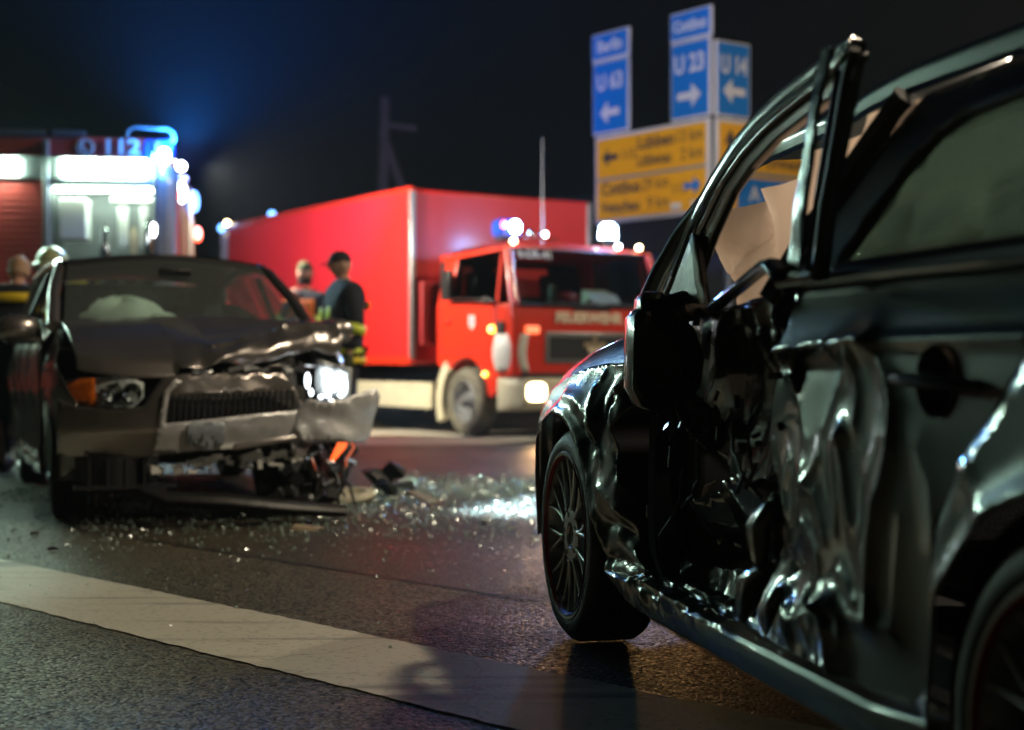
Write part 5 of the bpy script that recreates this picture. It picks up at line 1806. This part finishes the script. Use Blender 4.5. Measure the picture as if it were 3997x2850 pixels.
# ------------------------------------------------------------------ people
def skin_body(name, nodes, edges, m, parent, root=0, levels=2):
    """nodes: (x, y, z, rx, ry); one continuous skinned surface"""
    me = bpy.data.meshes.new(name)
    me.from_pydata([n[:3] for n in nodes], edges, [])
    me.update()
    o = bpy.data.objects.new(name, me)
    COL.objects.link(o)
    o.parent = parent
    sk = o.modifiers.new('skin', 'SKIN')
    sk.use_smooth_shade = True
    if not me.skin_vertices:
        bpy.context.view_layer.objects.active = o
        o.select_set(True)
        bpy.ops.mesh.customdata_skin_add()
        o.select_set(False)
    for i, n in enumerate(nodes):
        d = me.skin_vertices[0].data[i]
        d.radius = (n[3], n[4])
        d.use_root = (i == root)
    ss = o.modifiers.new('sub', 'SUBSURF')
    ss.levels = levels
    ss.render_levels = levels
    me.materials.append(m)
    return o

def hand_nodes(N, E, wrist, d, side, curl, s=1., start=None):
    """palm, four unequal bent fingers and a thumb, appended to a node list"""
    d = Vector(d).normalized()
    side = Vector(side).normalized()
    nrm = d.cross(side)
    pi = len(N)
    palm = Vector(wrist) + d * .075 * s
    N.append((*palm, .034 * s, .020 * s))
    E.append((start, pi))
    for k, L in enumerate((.062, .072, .067, .052)):
        base = palm + side * (.030 - .020 * k) * s + d * .015 * s
        prev = pi
        dd = d.copy()
        p = base
        for j in range(3):
            dd = (dd * math.cos(curl) + nrm * math.sin(curl)).normalized()
            p = p + dd * L * s * (.42, .33, .25)[j]
            N.append((*p, .0095 * s, .0095 * s))
            E.append((prev, len(N) - 1))
            prev = len(N) - 1
    prev = pi
    p = Vector(wrist) + d * .03 * s + side * .030 * s
    for j in range(2):
        p = p + (d * .6 + side * .55 + nrm * .5).normalized() * .034 * s
        N.append((*p, .011 * s, .011 * s))
        E.append((prev, len(N) - 1))
        prev = len(N) - 1

def head(parent, c, yaw, pitch=0., hair=None, stubble=None, s=1.):
    """head mesh with brow, nose, mouth, chin, ears; looks along -y before turning"""
    mb = MB()
    def f(a, b):
        th, ph = 2 * math.pi * a, math.pi * b
        x, y, z = math.sin(th) * math.sin(ph), -math.cos(th) * math.sin(ph), math.cos(ph)
        jaw = 1 - .30 * max(0, -z) ** 1.3
        X, Y, Z = .074 * x * jaw, .095 * y * (1 - .12 * max(0, -z)), .118 * z
        fr = max(0, -y) ** 3
        if fr > 0:
            nose = math.exp(-((x / .16) ** 2)) * math.exp(-(((z + .12) / .20) ** 2))
            brow = math.exp(-(((z - .18) / .08) ** 2)) * math.exp(-((x / .5) ** 2))
            eye = (math.exp(-(((x - .36) / .13) ** 2)) + math.exp(-(((x + .36) / .13) ** 2))) * math.exp(-(((z - .05) / .09) ** 2))
            mouth = math.exp(-((x / .25) ** 2)) * math.exp(-(((z + .48) / .05) ** 2))
            chin = math.exp(-((x / .3) ** 2)) * math.exp(-(((z + .80) / .14) ** 2))
            Y -= fr * (.024 * nose + .006 * brow - .008 * eye - .005 * mouth + .010 * chin)
        return (X * s, Y * s, Z * s)
    mb.grid(f, 40, 28)
    for sg in (-1, 1):
        mb.sphere((sg * .076 * s, .008 * s, -.005 * s), (.012 * s, .022 * s, .034 * s), 10, 8)
    h = mb.build('head', M['skin'], parent, angle=0)
    h.location = c
    h.rotation_euler = (R(pitch), 0, R(yaw))
    if hair:
        mb = MB()
        def g(a, b):
            th, ph = 2 * math.pi * a, math.pi * .5 * b * (1.0 + .34 * (1 + math.cos(2 * math.pi * a + math.pi)) / 2 - .16 * (1 - math.cos(2 * math.pi * a + math.pi)) / 2) * 1.05
            return (.080 * s * math.sin(th) * math.sin(ph), .101 * s * -math.cos(th) * math.sin(ph), .124 * s * math.cos(ph))
        mb.grid(g, 28, 10)
        mb.build('hair', M[hair], h, solid=.004)
    if stubble:
        mb = MB()
        mb.grid(lambda a, b: (.076 * s * math.sin((a - .5) * 3.6) * (1 - .25 * b), -.094 * s * math.cos((a - .5) * 3.6) * (1 - .05 * b) - .004, (-.042 - .078 * b) * s), 14, 5)
        mb.build('beard', M[stubble], h)
    return h

def torso_person(name, label, loc, yaw, jacket, height=1.8, arms='down', trousers='trousers', lean=0., cat='person'):
    P = empty(name, label, cat, loc, yaw)
    k = height / 1.8
    sh = 1.48 * k
    # body (continuous, skin) with two hands
    N, E = [], []
    def nd(x, y, z, rx, ry):
        N.append((x, y + lean * (z - .95), z, rx, ry))
        return len(N) - 1
    pel = nd(0, 0, .95 * k, .13, .10)
    wai = nd(0, 0, 1.12 * k, .12, .09); che = nd(0, 0, 1.34 * k, .145, .105); nek = nd(0, .01, 1.50 * k, .07, .07); top = nd(0, -.015, 1.57 * k, .06, .06)
    E += [(pel, wai), (wai, che), (che, nek), (nek, top)]
    hands = []
    for sg in (-1, 1):
        hip = nd(.09 * sg, 0, .88 * k, .085, .085); kn = nd(.10 * sg, -.01, .50 * k, .06, .06); an = nd(.10 * sg, .01, .09 * k, .042, .045); to = nd(.11 * sg, -.13, .035, .038, .03)
        E += [(pel, hip), (hip, kn), (kn, an), (an, to)]
        s0 = nd(.185 * sg, 0, sh - .06 * k, .06, .06)
        mode = arms if isinstance(arms, str) else arms[0 if sg < 0 else 1]
        if mode == 'down':
            e0 = nd(.235 * sg, .03, 1.14 * k, .046, .046); w0 = nd(.235 * sg, -.03, .90 * k, .032, .032); d = (0, -.15, -1)
        elif mode == 'front':
            e0 = nd(.25 * sg, -.05, 1.15 * k, .046, .046); w0 = nd(.10 * sg, -.27, 1.20 * k, .032, .032); d = (-.6 * sg, -.3, .1)
        else:
            e0 = nd(.22 * sg, -.12, 1.17 * k, .046, .046); w0 = nd(.06 * sg, -.20, 1.42 * k, .032, .032); d = (-.15 * sg, .25, .9)
        E += [(che, s0), (s0, e0), (e0, w0)]
        hands.append((w0, d, sg, s0, e0, mode))
    for w0, d, sg, *_r in hands:
        hand_nodes(N, E, N[w0][:3], d, (.2 * -sg, -.9, 0) if d[2] < -.5 else (-sg, 0, .1), .35, 1., start=w0)
    skin_body('body', N, E, M['skin'], P, 0)
    # jacket
    J, JE = [], []
    def jn(x, y, z, rx, ry):
        J.append((x, y + lean * (z - .95), z, rx, ry))
        return len(J) - 1
    hem = jn(0, 0, .78 * k, .225, .185); a = jn(0, 0, 1.0 * k, .22, .18); b = jn(0, 0, 1.22 * k, .225, .175); c = jn(0, 0, 1.38 * k, .21, .16); d_ = jn(0, .01, 1.53 * k, .10, .095)
    JE += [(hem, a), (a, b), (b, c), (c, d_)]
    for w0, d, sg, s0, e0, mode in hands:
        s1 = jn(.20 * sg, 0, sh - .07 * k, .105, .105)
        ex, ey, ez = N[e0][:3]; wx, wy, wz = N[w0][:3]
        J.append((ex, ey, ez, .090, .090)); e1 = len(J) - 1
        J.append((wx * .96 + ex * .04, wy, wz, .070, .070)); w1 = len(J) - 1
        JE += [(c, s1), (s1, e1), (e1, w1)]
    skin_body('jacket', J, JE, M[jacket], P, 1)
    # trousers
    T_, TE = [], []
    T_.append((0, 0, .95 * k, .165, .13))
    for sg in (-1, 1):
        i = len(T_)
        T_ += [(.10 * sg, 0, .86 * k, .11, .11), (.105 * sg, -.005, .50 * k, .09, .09), (.105 * sg, .01, .12, .085, .085)]
        TE += [(0, i), (i, i + 1), (i + 1, i + 2)]
    skin_body('trousers', T_, TE, M[trousers], P, 0)
    for sg in (-1, 1):
        mb = MB()
        mb.sphere((.108 * sg, -.045, .06), (.055, .145, .06), 14, 10)
        mb.build('boot', M['plastic_matt'], P)
    return P, N, hands, k

def band(parent, z, rx, ry, h, m, y0=0., a0=0., a1=360.):
    mb = MB()
    n = 32
    vs = []
    for i in range(n + 1):
        t = R(a0 + (a1 - a0) * i / n)
        for zz, g in ((z - h / 2, 1.0), (z + h / 2, .995)):
            vs.append((rx * g * math.cos(t), y0 + ry * g * math.sin(t), zz))
    mb.add(vs, [(2 * i, 2 * i + 2, 2 * i + 3, 2 * i + 1) for i in range(n)])
    return mb.build('reflective_stripe', M[m], parent, solid=.006, offset=1.)

def arm_band(parent, p0, p1, t, r, h, m):
    p0, p1 = Vector(p0), Vector(p1)
    d = (p1 - p0).normalized()
    c = p0.lerp(p1, t)
    mb = MB()
    mb.tube([c - d * h / 2, c + d * h / 2], r, 18, cap=False)
    return mb.build('reflective_stripe', M[m], parent, solid=.006, offset=1.)

# firefighter in cap beside the truck
px, py = -1.49, 12.6
P, N, hands, k = torso_person('person', 'person in dark jacket with lime stripes and black peaked cap by the red truck', (px, py, 0), -64, 'jacket', 1.86)
h = head(P, (0, -.035, 1.700), -8, 4, s=1.06)
mb = MB()
mb.grid(lambda a, b: (.086 * math.cos(2 * math.pi * a) * math.sin(b * 1.62), .106 * math.sin(2 * math.pi * a) * math.sin(b * 1.62), .028 + .098 * math.cos(b * 1.62)), 24, 8)
mb.grid(lambda a, b: (.075 * math.sin((a - .5) * 2.2), -.09 * math.cos((a - .5) * 1.4) - .085 * b * math.cos((a - .5) * 2), .035 - .02 * b), 10, 4)
mb.build('cap', M['cap'], h, solid=.005)
for (w0, d, sg, s0, e0, mode) in hands:
    arm_band(P, N[e0][:3], N[w0][:3], .22, .092, .085, 'lime')
    mb = MB(); wx, wy, wz = N[w0][:3]
    mb.sphere((wx, wy - .01, wz - .08), (.042, .05, .085), 12, 10)
    mb.build('glove', M['glove'], P)
band(P, .905 * k, .222, .182, .045, 'lime')
band(P, .825 * k, .228, .188, .055, 'yellow_vest')
for x in (-.10, .10):
    mb = MB()
    mb.grid(lambda a, b: (x - .035 + .07 * a, -(.185 + .012 * math.sin(b * 3.1)) + .05 * abs(x - .035 + .07 * a), .92 + .40 * b), 3, 10)
    mb.build('reflective_stripe', M['lime'], P, solid=.008)
mb = MB()
mb.grid(lambda a, b: (-.20 + .40 * a, .170 + .015 * math.sin(math.pi * a), 1.30 + .07 * b), 10, 2)
mb.build('reflective_stripe', M['lime'], P, solid=.008)

# bearded person with hand at the chin
P, N, hands, k = torso_person('person', 'bearded person in orange vest with hand held to the chin', (-2.21, 15.3, 0), -30, 'jacket', 1.90, arms=('chin', 'front'))
h = head(P, (0, -.03, 1.79), 8, 6, s=1.08, stubble='hair_dark')
mb = MB()
mb.grid(lambda a, b: (.083 * math.cos(2 * math.pi * a) * math.sin(b * 1.55), .104 * math.sin(2 * math.pi * a) * math.sin(b * 1.55), .030 + .10 * math.cos(b * 1.55)), 24, 8)
mb.build('cap', M['glove'], h, solid=.006)
mb = MB()
for sg in (-1, 1):
    mb.grid(lambda a, b: (sg * (.045 + .165 * a), -.195 + .06 * a * a - .01 * math.sin(b * 3), .88 + .62 * b), 8, 12)
    mb.grid(lambda a, b: (sg * (.235 + .005 * math.sin(3 * b)), -.125 + .24 * a, .88 + .46 * b), 4, 8)
mb.grid(lambda a, b: (-.235 + .47 * a, .195 - .04 * (2 * a - 1) ** 2, .88 + .60 * b), 8, 8)
mb.build('vest', M['orange_vest'], P, solid=.010)
for (w0, d, sg, s0, e0, mode) in hands:
    arm_band(P, N[e0][:3], N[w0][:3], .25, .092, .08, 'lime')

# bald person bending beside the grey car
P, N, hands, k = torso_person('person', 'bald person in dark jacket with yellow collar band leaning at the left edge', (-3.80, 10.9, 0), 176, 'jacket', 1.70, lean=-.06)
h = head(P, (.02, -.10, 1.55), 10, 14)
mb = MB()
mb.grid(lambda a, b: (.078 * math.sin((a - .5) * 4.4), .098 * math.cos((a - .5) * 4.4), -.05 + .12 * b), 20, 6)
mb.build('hair', M['skin_hair'], h, solid=.003)
band(P, 1.33, .215, .165, .07, 'yellow_vest')
# firefighter with helmet at the engine
P, N, hands, k = torso_person('person', 'firefighter in pale green helmet standing in front of the lit locker', (-4.12, 12.7, 0), 160, 'jacket', 1.84)
h = head(P, (0, -.02, 1.70), 0, 6)
mb = MB()
mb.grid(lambda a, b: (.135 * math.cos(2 * math.pi * a) * math.sin(b * 1.60), .155 * math.sin(2 * math.pi * a) * math.sin(b * 1.60), .02 + .15 * math.cos(b * 1.60)), 28, 10)
mb.lathe([(.13, .03), (.185, -.01), (.19, -.02)], 'z', 28)
hm = mb.build('helmet', M['helmet'], h, solid=.006)
mb = MB()
mb.grid(lambda a, b: (.125 * math.sin((a - .5) * 4.5), .125 * math.cos((a - .5) * 4.5), -.03 - .16 * b), 16, 5)
mb.build('neck_guard', M['plastic_matt'], h, solid=.004)

# ------------------------------------------------------------------ direction signs
def arrow(parent, m, L, w, c, ang):
    pts = [(-L / 2, -w * .16), (L * .10, -w * .16), (L * .10, -w * .5), (L / 2, 0), (L * .10, w * .5), (L * .10, w * .16), (-L / 2, w * .16)]
    ca, sa = math.cos(R(ang)), math.sin(R(ang))
    pts = [(x * ca - y * sa, x * sa + y * ca) for x, y in pts]
    mb = MB()
    mb.extrude(pts, lambda p: (c[0] + p[0], -.034, c[1] + p[1]), lambda p: (c[0] + p[0], -.026, c[1] + p[1]))
    return mb.build('arrow', m, parent)
def board(root, name, x0, x1, z0, z1, m, frame=.035):
    mb = MB()
    mb.box(((x0 + x1) / 2, .012, (z0 + z1) / 2), (x1 - x0, .05, z1 - z0))
    b = mb.build(name, M['sign_white'], root, bevel=.02)
    mb = MB()
    mb.box(((x0 + x1) / 2, -.017, (z0 + z1) / 2), (x1 - x0 - 2 * frame, .012, z1 - z0 - 2 * frame))
    mb.build('sign_face', m, b)
    return b
TX = (R(90), 0, 0)
S1 = empty('direction_sign', 'yellow direction board with two tall blue detour signs on top, left face', 'road sign', (1.287, 21.9, 0), -51.3)
b = board(S1, 'sign_board', 0, 2.40, 2.93, 4.28, M['sign_yellow'], .06)
MB().box((1.2, -.022, 3.60), (2.30, .02, .05)).build('divider', M['sign_back'], b)
arrow(b, M['sign_black'], .34, .26, (.36, 3.93), 180)
text('lettering', '115', .22, M['sign_black'], b, (.60, -.026, 3.93), TX, .002)
text('lettering', 'Lübben', .26, M['sign_black'], b, (.95, -.026, 4.06), TX, .002, bold=.006)
text('lettering', 'Lübbenau', .23, M['sign_black'], b, (.95, -.026, 3.80), TX, .002, bold=.004, sx=.8)
text('lettering', '13 km', .25, M['sign_black'], b, (2.30, -.026, 4.06), TX, .002, 'RIGHT', sx=.9)
text('lettering', '2 km', .25, M['sign_black'], b, (2.30, -.026, 3.80), TX, .002, 'RIGHT', sx=.9)
arrow(b, M['sign_blue'], .34, .26, (2.08, 3.34), 0)
text('lettering', 'Cottbus', .26, M['sign_black'], b, (.16, -.026, 3.44), TX, .002, bold=.006)
text('lettering', '29 km', .25, M['sign_black'], b, (1.62, -.026, 3.44), TX, .002, 'RIGHT', sx=.9)
text('lettering', 'Vetschau', .23, M['sign_black'], b, (.16, -.026, 3.16), TX, .002, bold=.006)
text('lettering', '9 km', .25, M['sign_black'], b, (1.62, -.026, 3.16), TX, .002, 'RIGHT', sx=.9)
text('lettering', '115', .22, M['sign_black'], b, (1.66, -.026, 3.32), TX, .002)
for sx_, sw in ((1.75, .20), (2.12, .12)):
    MB().box((sx_, -.026, 3.07), (sw, .01, .10)).build('symbol', M['sign_white'], b)
b = board(S1, 'detour_sign', -.06, .76, 4.30, 5.42, M['sign_blue'])
text('lettering', 'U 63', .34, M['sign_white'], b, (.35, -.026, 5.08), TX, .002, 'CENTER', bold=.010, sx=.85)
arrow(b, M['sign_white'], .42, .34, (.35, 4.62), 180)
b = board(S1, 'detour_sign', -.08, .76, 5.43, 5.86, M['sign_blue'])
text('lettering', 'Berlin', .26, M['sign_white'], b, (.34, -.026, 5.64), TX, .002, 'CENTER', sx=.9, bold=.008)
b = board(S1, 'detour_sign', 1.63, 2.42, 4.30, 5.42, M['sign_blue'])
text('lettering', 'U 23', .36, M['sign_white'], b, (2.02, -.026, 5.08), TX, .002, 'CENTER', bold=.012, sx=.85)
arrow(b, M['sign_white'], .46, .34, (2.02, 4.63), 0)
b = board(S1, 'detour_sign', 1.62, 2.44, 5.43, 5.86, M['sign_blue'])
text('lettering', 'Cottbus', .23, M['sign_white'], b, (2.03, -.026, 5.64), TX, .002, 'CENTER', sx=.85, bold=.008)
mb = MB()
for x in (.35, 2.02):
    mb.tube([(x, .10, 0), (x, .10, 5.8)], .06, 10)
mb.build('post', M['post'], S1)
S2 = empty('direction_sign', 'yellow direction board with one blue detour sign, right face partly behind the car', 'road sign', (2.86, 20.0, 0), 34)
b = board(S2, 'sign_board', .0, 2.40, 2.93, 4.27, M['sign_yellow'], .06)
MB().box((1.2, -.022, 3.52), (2.30, .02, .05)).build('divider', M['sign_back'], b)
arrow(b, M['sign_black'], .50, .22, (.26, 3.87), 90)
text('lettering', '115', .22, M['sign_black'], b, (.55, -.026, 3.98), TX, .002)
text('lettering', 'Calau', .24, M['sign_black'], b, (.95, -.026, 3.98), TX, .002)
text('lettering', '16 km', .24, M['sign_black'], b, (2.30, -.026, 3.98), TX, .002, 'RIGHT', sx=.9)
text('lettering', 'Ortrand', .22, M['sign_black'], b, (.95, -.026, 3.70), TX, .002, bold=.004)
mb = MB()
mb.box((1.15, -.027, 3.22), (1.5, .012, .46))
bl = mb.build('motorway_panel', M['sign_blue'], b)
text('lettering', 'A 13', .3, M['sign_white'], bl, (.62, -.036, 3.22), TX, .002, bold=.006)
text('lettering', 'A 15', .3, M['sign_white'], bl, (1.25, -.036, 3.22), TX, .002, bold=.006)
b = board(S2, 'detour_sign', .0, .66, 4.29, 5.37, M['sign_blue'])
text('lettering', 'U 14', .36, M['sign_white'], b, (.33, -.026, 5.02), TX, .002, 'CENTER', bold=.010, sx=.7)
arrow(b, M['sign_white'], .42, .34, (.33, 4.66), 180)
mb = MB()
for x in (.33, 2.0):
    mb.tube([(x, .10, 0), (x, .10, 5.3 if x < 1 else 4.2)], .06, 10)
mb.build('post', M['post'], S2)

# ------------------------------------------------------------------ background
up_ = empty('utility_pole', 'wooden A-frame utility pole with crossarm rising behind the red truck', 'pole', (-2.95, 32, 0))
MB().tube([(0, 0, 0), (.04, 0, 4), (.10, 0, 6.75)], [.17, .14, .11], 10).build('pole', M['wood'], up_)
MB().tube([(2.1, .1, 0), (1.1, .05, 2.9), (.12, 0, 5.75)], [.13, .12, .10], 10).build('brace', M['wood'], up_)
MB().box((.42, 0, 6.1), (.78, .1, .11), (0, 8, 0)).build('crossarm', M['wood'], up_)
def leafy(name, label, loc, h, r, n, seed, trunk=True):
    rr = random.Random(seed)
    t = empty(name, label, name.replace('_', ' ') if name == 'bush' else 'tree', loc)
    if trunk:
        mb = MB()
        mb.tube([(0, 0, 0), (.05, 0, h * .4), (0, .05, h * .8)], [.14, .10, .04], 8)
        for k in range(5):
            a = rr.uniform(0, 6.28)
            mb.tube([(0, 0, h * (.35 + .08 * k)), (r * .5 * math.cos(a), r * .5 * math.sin(a), h * (.5 + .09 * k))], [.05, .015], 6)
        mb.build('trunk', M['wood'], t)
    mb = MB()
    for k in range(n):
        a, q = rr.uniform(0, 6.28), rr.uniform(-1, 1)
        rad = r * (1 - q * q) ** .5 * rr.uniform(.35, 1) * (1 + .25 * math.sin(3 * a + seed))
        c = Vector((rad * math.cos(a), rad * math.sin(a), h * (.62 if trunk else .5) + q * h * (.38 if trunk else .48)))
        d = Vector((rr.uniform(-1, 1), rr.uniform(-1, 1), rr.uniform(-.6, .6))).normalized()
        e = d.orthogonal().normalized()
        L = rr.uniform(.06, .14)
        mb.add([c - d * L, c + e * L * .5, c + d * L, c - e * L * .5], [(0, 1, 2, 3)])
    o = mb.build('crown', M['leaf'], t, smooth=False)
    return t
leafy('birch_tree', 'faint slender tree behind the rear end of the red truck', (-6.3, 34, 0), 4.6, .9, 1500, 3)
leafy('bush', 'pale rounded bush top showing above the truck roof beside the pole', (-2.85, 28, 0), 4.15, .75, 2500, 8, trunk=False)
leafy('birch_tree', 'dim tree behind the direction signs and black car', (9.5, 38, 0), 7.5, 2.0, 2500, 5)

HS = empty('house', 'dark single-storey building with tiled roof behind the truck cab', 'house', (5.2, 30, 0), -8)
mb = MB()
mb.box((0, 2.5, 1.55), (9.0, 5, 3.1))
mb.build('wall', M['render_wall'], HS)
mb = MB()
mb.hexa([(-4.8, -.4, 3.12), (4.8, -.4, 3.12), (4.8, 5.4, 3.12), (-4.8, 5.4, 3.12), (-4.6, 2.4, 4.6), (4.6, 2.4, 4.6), (4.6, 2.6, 4.6), (-4.6, 2.6, 4.6)])
mb.build('roof', M['roof_tile'], HS)
for x in (-3.6, -2.1, .4, 2.6):
    mb = MB()
    mb.box((x, -.02, 1.85), (1.05, .08, 1.25))
    w_ = mb.build('window', M['post'], HS)
    for q in (-.26, .26):
        MB().box((x + q, -.07, 1.85), (.46, .02, 1.13)).build('pane', M['window_dark'], w_)
MB().box((-1.0, -.03, 1.05), (.95, .06, 2.1)).build('door', M['wood'], HS)

# ------------------------------------------------------------------ wreckage on the road
def debris(name, label, cat, loc, rot, mbx, m, group=None, **kw):
    o = mbx.build(name, m, None, **kw)
    o.location = loc
    o.rotation_euler = tuple(R(a) for a in rot)
    return tag(o, label, cat, group)
mb = MB(); mb.lathe([(.16, 0), (.175, .02), (.165, .045), (.12, .05), (.10, .02), (.0001, .015)], 'z', 36)
debris('fog_lamp', 'round broken lamp with pale yellow rim lying below the smashed corner', 'lamp', (-1.0, 8.62, .01), (6, -4, 0), mb, M['cream'])
mb = MB(); mb.hexa([(-.20, -.035, 0), (.20, -.05, 0), (.22, .03, 0), (-.18, .045, 0), (-.20, -.03, .02), (.20, -.045, .015), (.22, .025, .015), (-.18, .04, .02)])
debris('trim_strip', 'pale wooden coloured strip lying in front of the glass field', 'trim', (-.55, 8.75, .005), (0, 4, -62), mb, M['wood_pale'])
mb = MB(); mb.hexa([(-.09, -.05, 0), (.08, -.035, 0), (.09, .04, 0), (-.06, .06, 0), (-.08, -.045, .02), (.075, -.03, .012), (.085, .035, .012), (-.055, .05, .02)])
debris('plastic_piece', 'flat tan fragment lying alone on the dark asphalt', 'fragment', (-1.03, 7.15, .005), (2, 3, 14), mb, M['wood_pale'])
for i, (lab, x, y, s, rot, m_) in enumerate([
        ('upright black bracket sticking out of the wreckage beside the lamp rim', -.90, 9.3, .13, (30, 50, 20), 'black_metal'),
        ('black wedge fragment right beside the lamp rim', -.78, 8.85, .11, (10, 30, 70), 'plastic'),
        ('slanted dark spike fragment behind the lamp rim', -.83, 9.7, .16, (60, 20, 120), 'black_metal'),
        ('grey metal scrap between lamp rim and pale strip', -.70, 9.0, .10, (0, 12, 40), 'bare_metal'),
        ('small dark clod on the asphalt below the tan fragment', -.93, 7.02, .03, (0, 0, 30), 'plastic_matt'),
        ('tiny black clod near the left end of the white line', -2.05, 6.35, .03, (0, 0, 10), 'plastic_matt'),
        ('tiny dark clod above the white line at the left', -2.32, 6.9, .025, (0, 0, 50), 'plastic_matt'),
        ('dark shard on the road between both cars', -.15, 7.3, .03, (0, 8, 60), 'plastic')]):
    rr = random.Random(i + 40)
    mb = MB()
    p = [(-s, -s * .4, 0), (s, -s * .25, 0), (s * .8, s * .4, 0), (-s * .7, s * .5, 0)]
    mb.hexa(p + [(x_ * rr.uniform(.4, .9), y_ * rr.uniform(.4, .9), s * rr.uniform(.3, .6)) for x_, y_, _ in p])
    debris('fragment', lab, 'fragment', (x, y, .012 if s < .05 else s * .45), rot, mb, M[m_], 'fragments on the road')

# crumbs of safety glass
rs = np.random.RandomState(21)
V, F = [], []
def crumb(x, y, s, z0=.004):
    n = len(V)
    q = Matrix.Rotation(rs.uniform(0, 6.3), 3, 'Z') @ Matrix.Rotation(rs.uniform(-.9, .9), 3, 'X') @ Matrix.Rotation(rs.uniform(-.9, .9), 3, 'Y')
    for dx in (-1, 1):
        for dy in (-1, 1):
            for dz in (-1, 1):
                p = q @ Vector((dx * s * rs.uniform(.7, 1.2), dy * s * rs.uniform(.7, 1.2), dz * s * .6))
                V.append((x + p.x, y + p.y, z0 + s * .8 + p.z))
    F.extend([tuple(n + i for i in f) for f in [(0, 1, 3, 2), (4, 6, 7, 5), (0, 4, 5, 1), (2, 3, 7, 6), (0, 2, 6, 4), (1, 5, 7, 3)]])
for k in range(3000):
    x = -.95 + 1.5 * rs.rand() ** .9
    y = 9.40 + .50 * rs.randn() - .10 * x
    crumb(x, y, rs.uniform(.0035, .0075))
for k in range(2600):
    x = -2.6 + 3.0 * rs.rand()
    y = 8.15 + .70 * rs.randn() - .15 * (x + 1.2)
    if y > 5.9:
        crumb(x, y, rs.uniform(.003, .0075))
for k in range(520):
    crumb(rs.uniform(-2.2, .35), 7.0 + .8 * rs.randn(), rs.uniform(.0025, .0055), .006)
for k in range(700):
    crumb(-3.3 + .9 * rs.rand(), 9.4 + .5 * rs.randn(), rs.uniform(.003, .007))
tag(mesh_obj('glass_crumbs', V, F, M['shard'], None, smooth=False), kind='stuff')

# ------------------------------------------------------------------ street lamps that stand beside the frame, the second one added
SL = empty('street_lamp', 'tall street lamp with warm light beside the black car, out of view to the right', 'street lamp', (6.9, 3.3, 0), 0, 'street lamps')
MB().tube([(0, 0, 0), (0, 0, 7.4), (-.3, .08, 8.0), (-1.3, .3, 8.2), (-2.0, .45, 8.2)], [.09, .06, .05, .04, .035], 12).build('pole', M['post'], SL)
sl = MB().box((-2.2, .5, 8.19), (.7, .26, .12), (0, 0, -13)).build('lamp_head', M['grey_plastic'], SL, bevel=.03)
MB().box((-2.2, .5, 8.122), (.45, .18, .012), (0, 0, -13)).build('lamp_lens', M['head_lit'], sl)
lamp('street_light', 'SPOT', (-2.2, .5, 8.08), 2300, (1., .84, .60), SL, target=(-4.2, 1.8, 0), size=.28, cone=112, blend=.5)

added_lamp = copy_tree(SL)  # second lamp, added to brighten the signs and the truck cab
added_lamp.location = (10.6, 12.2, 0)
for ch in added_lamp.children:
    if ch.type == 'LIGHT':
        ch.data = ch.data.copy()
        ch.data.energy = 3200
        ch.data.spot_size = R(150)
tag(added_lamp, 'tall street lamp added to brighten the direction signs and truck, out of view to the right', 'street lamp')

# ------------------------------------------------------------------ night haze
mh = bpy.data.materials.new('haze')
mh.use_nodes = True
nt = mh.node_tree
for n in list(nt.nodes):
    nt.nodes.remove(n)
ou = nt.nodes.new('ShaderNodeOutputMaterial')
pv = nt.nodes.new('ShaderNodeVolumePrincipled')
pv.inputs['Color'].default_value = (.75, .90, 1, 1)
pv.inputs['Density'].default_value = .0010
pv.inputs['Anisotropy'].default_value = .2
nt.links.new(pv.outputs[0], ou.inputs['Volume'])
hz = MB().box((0, 40, 5.0), (110, 130, 12.0)).build('haze', mh, None, smooth=False)
tag(hz, kind='stuff')
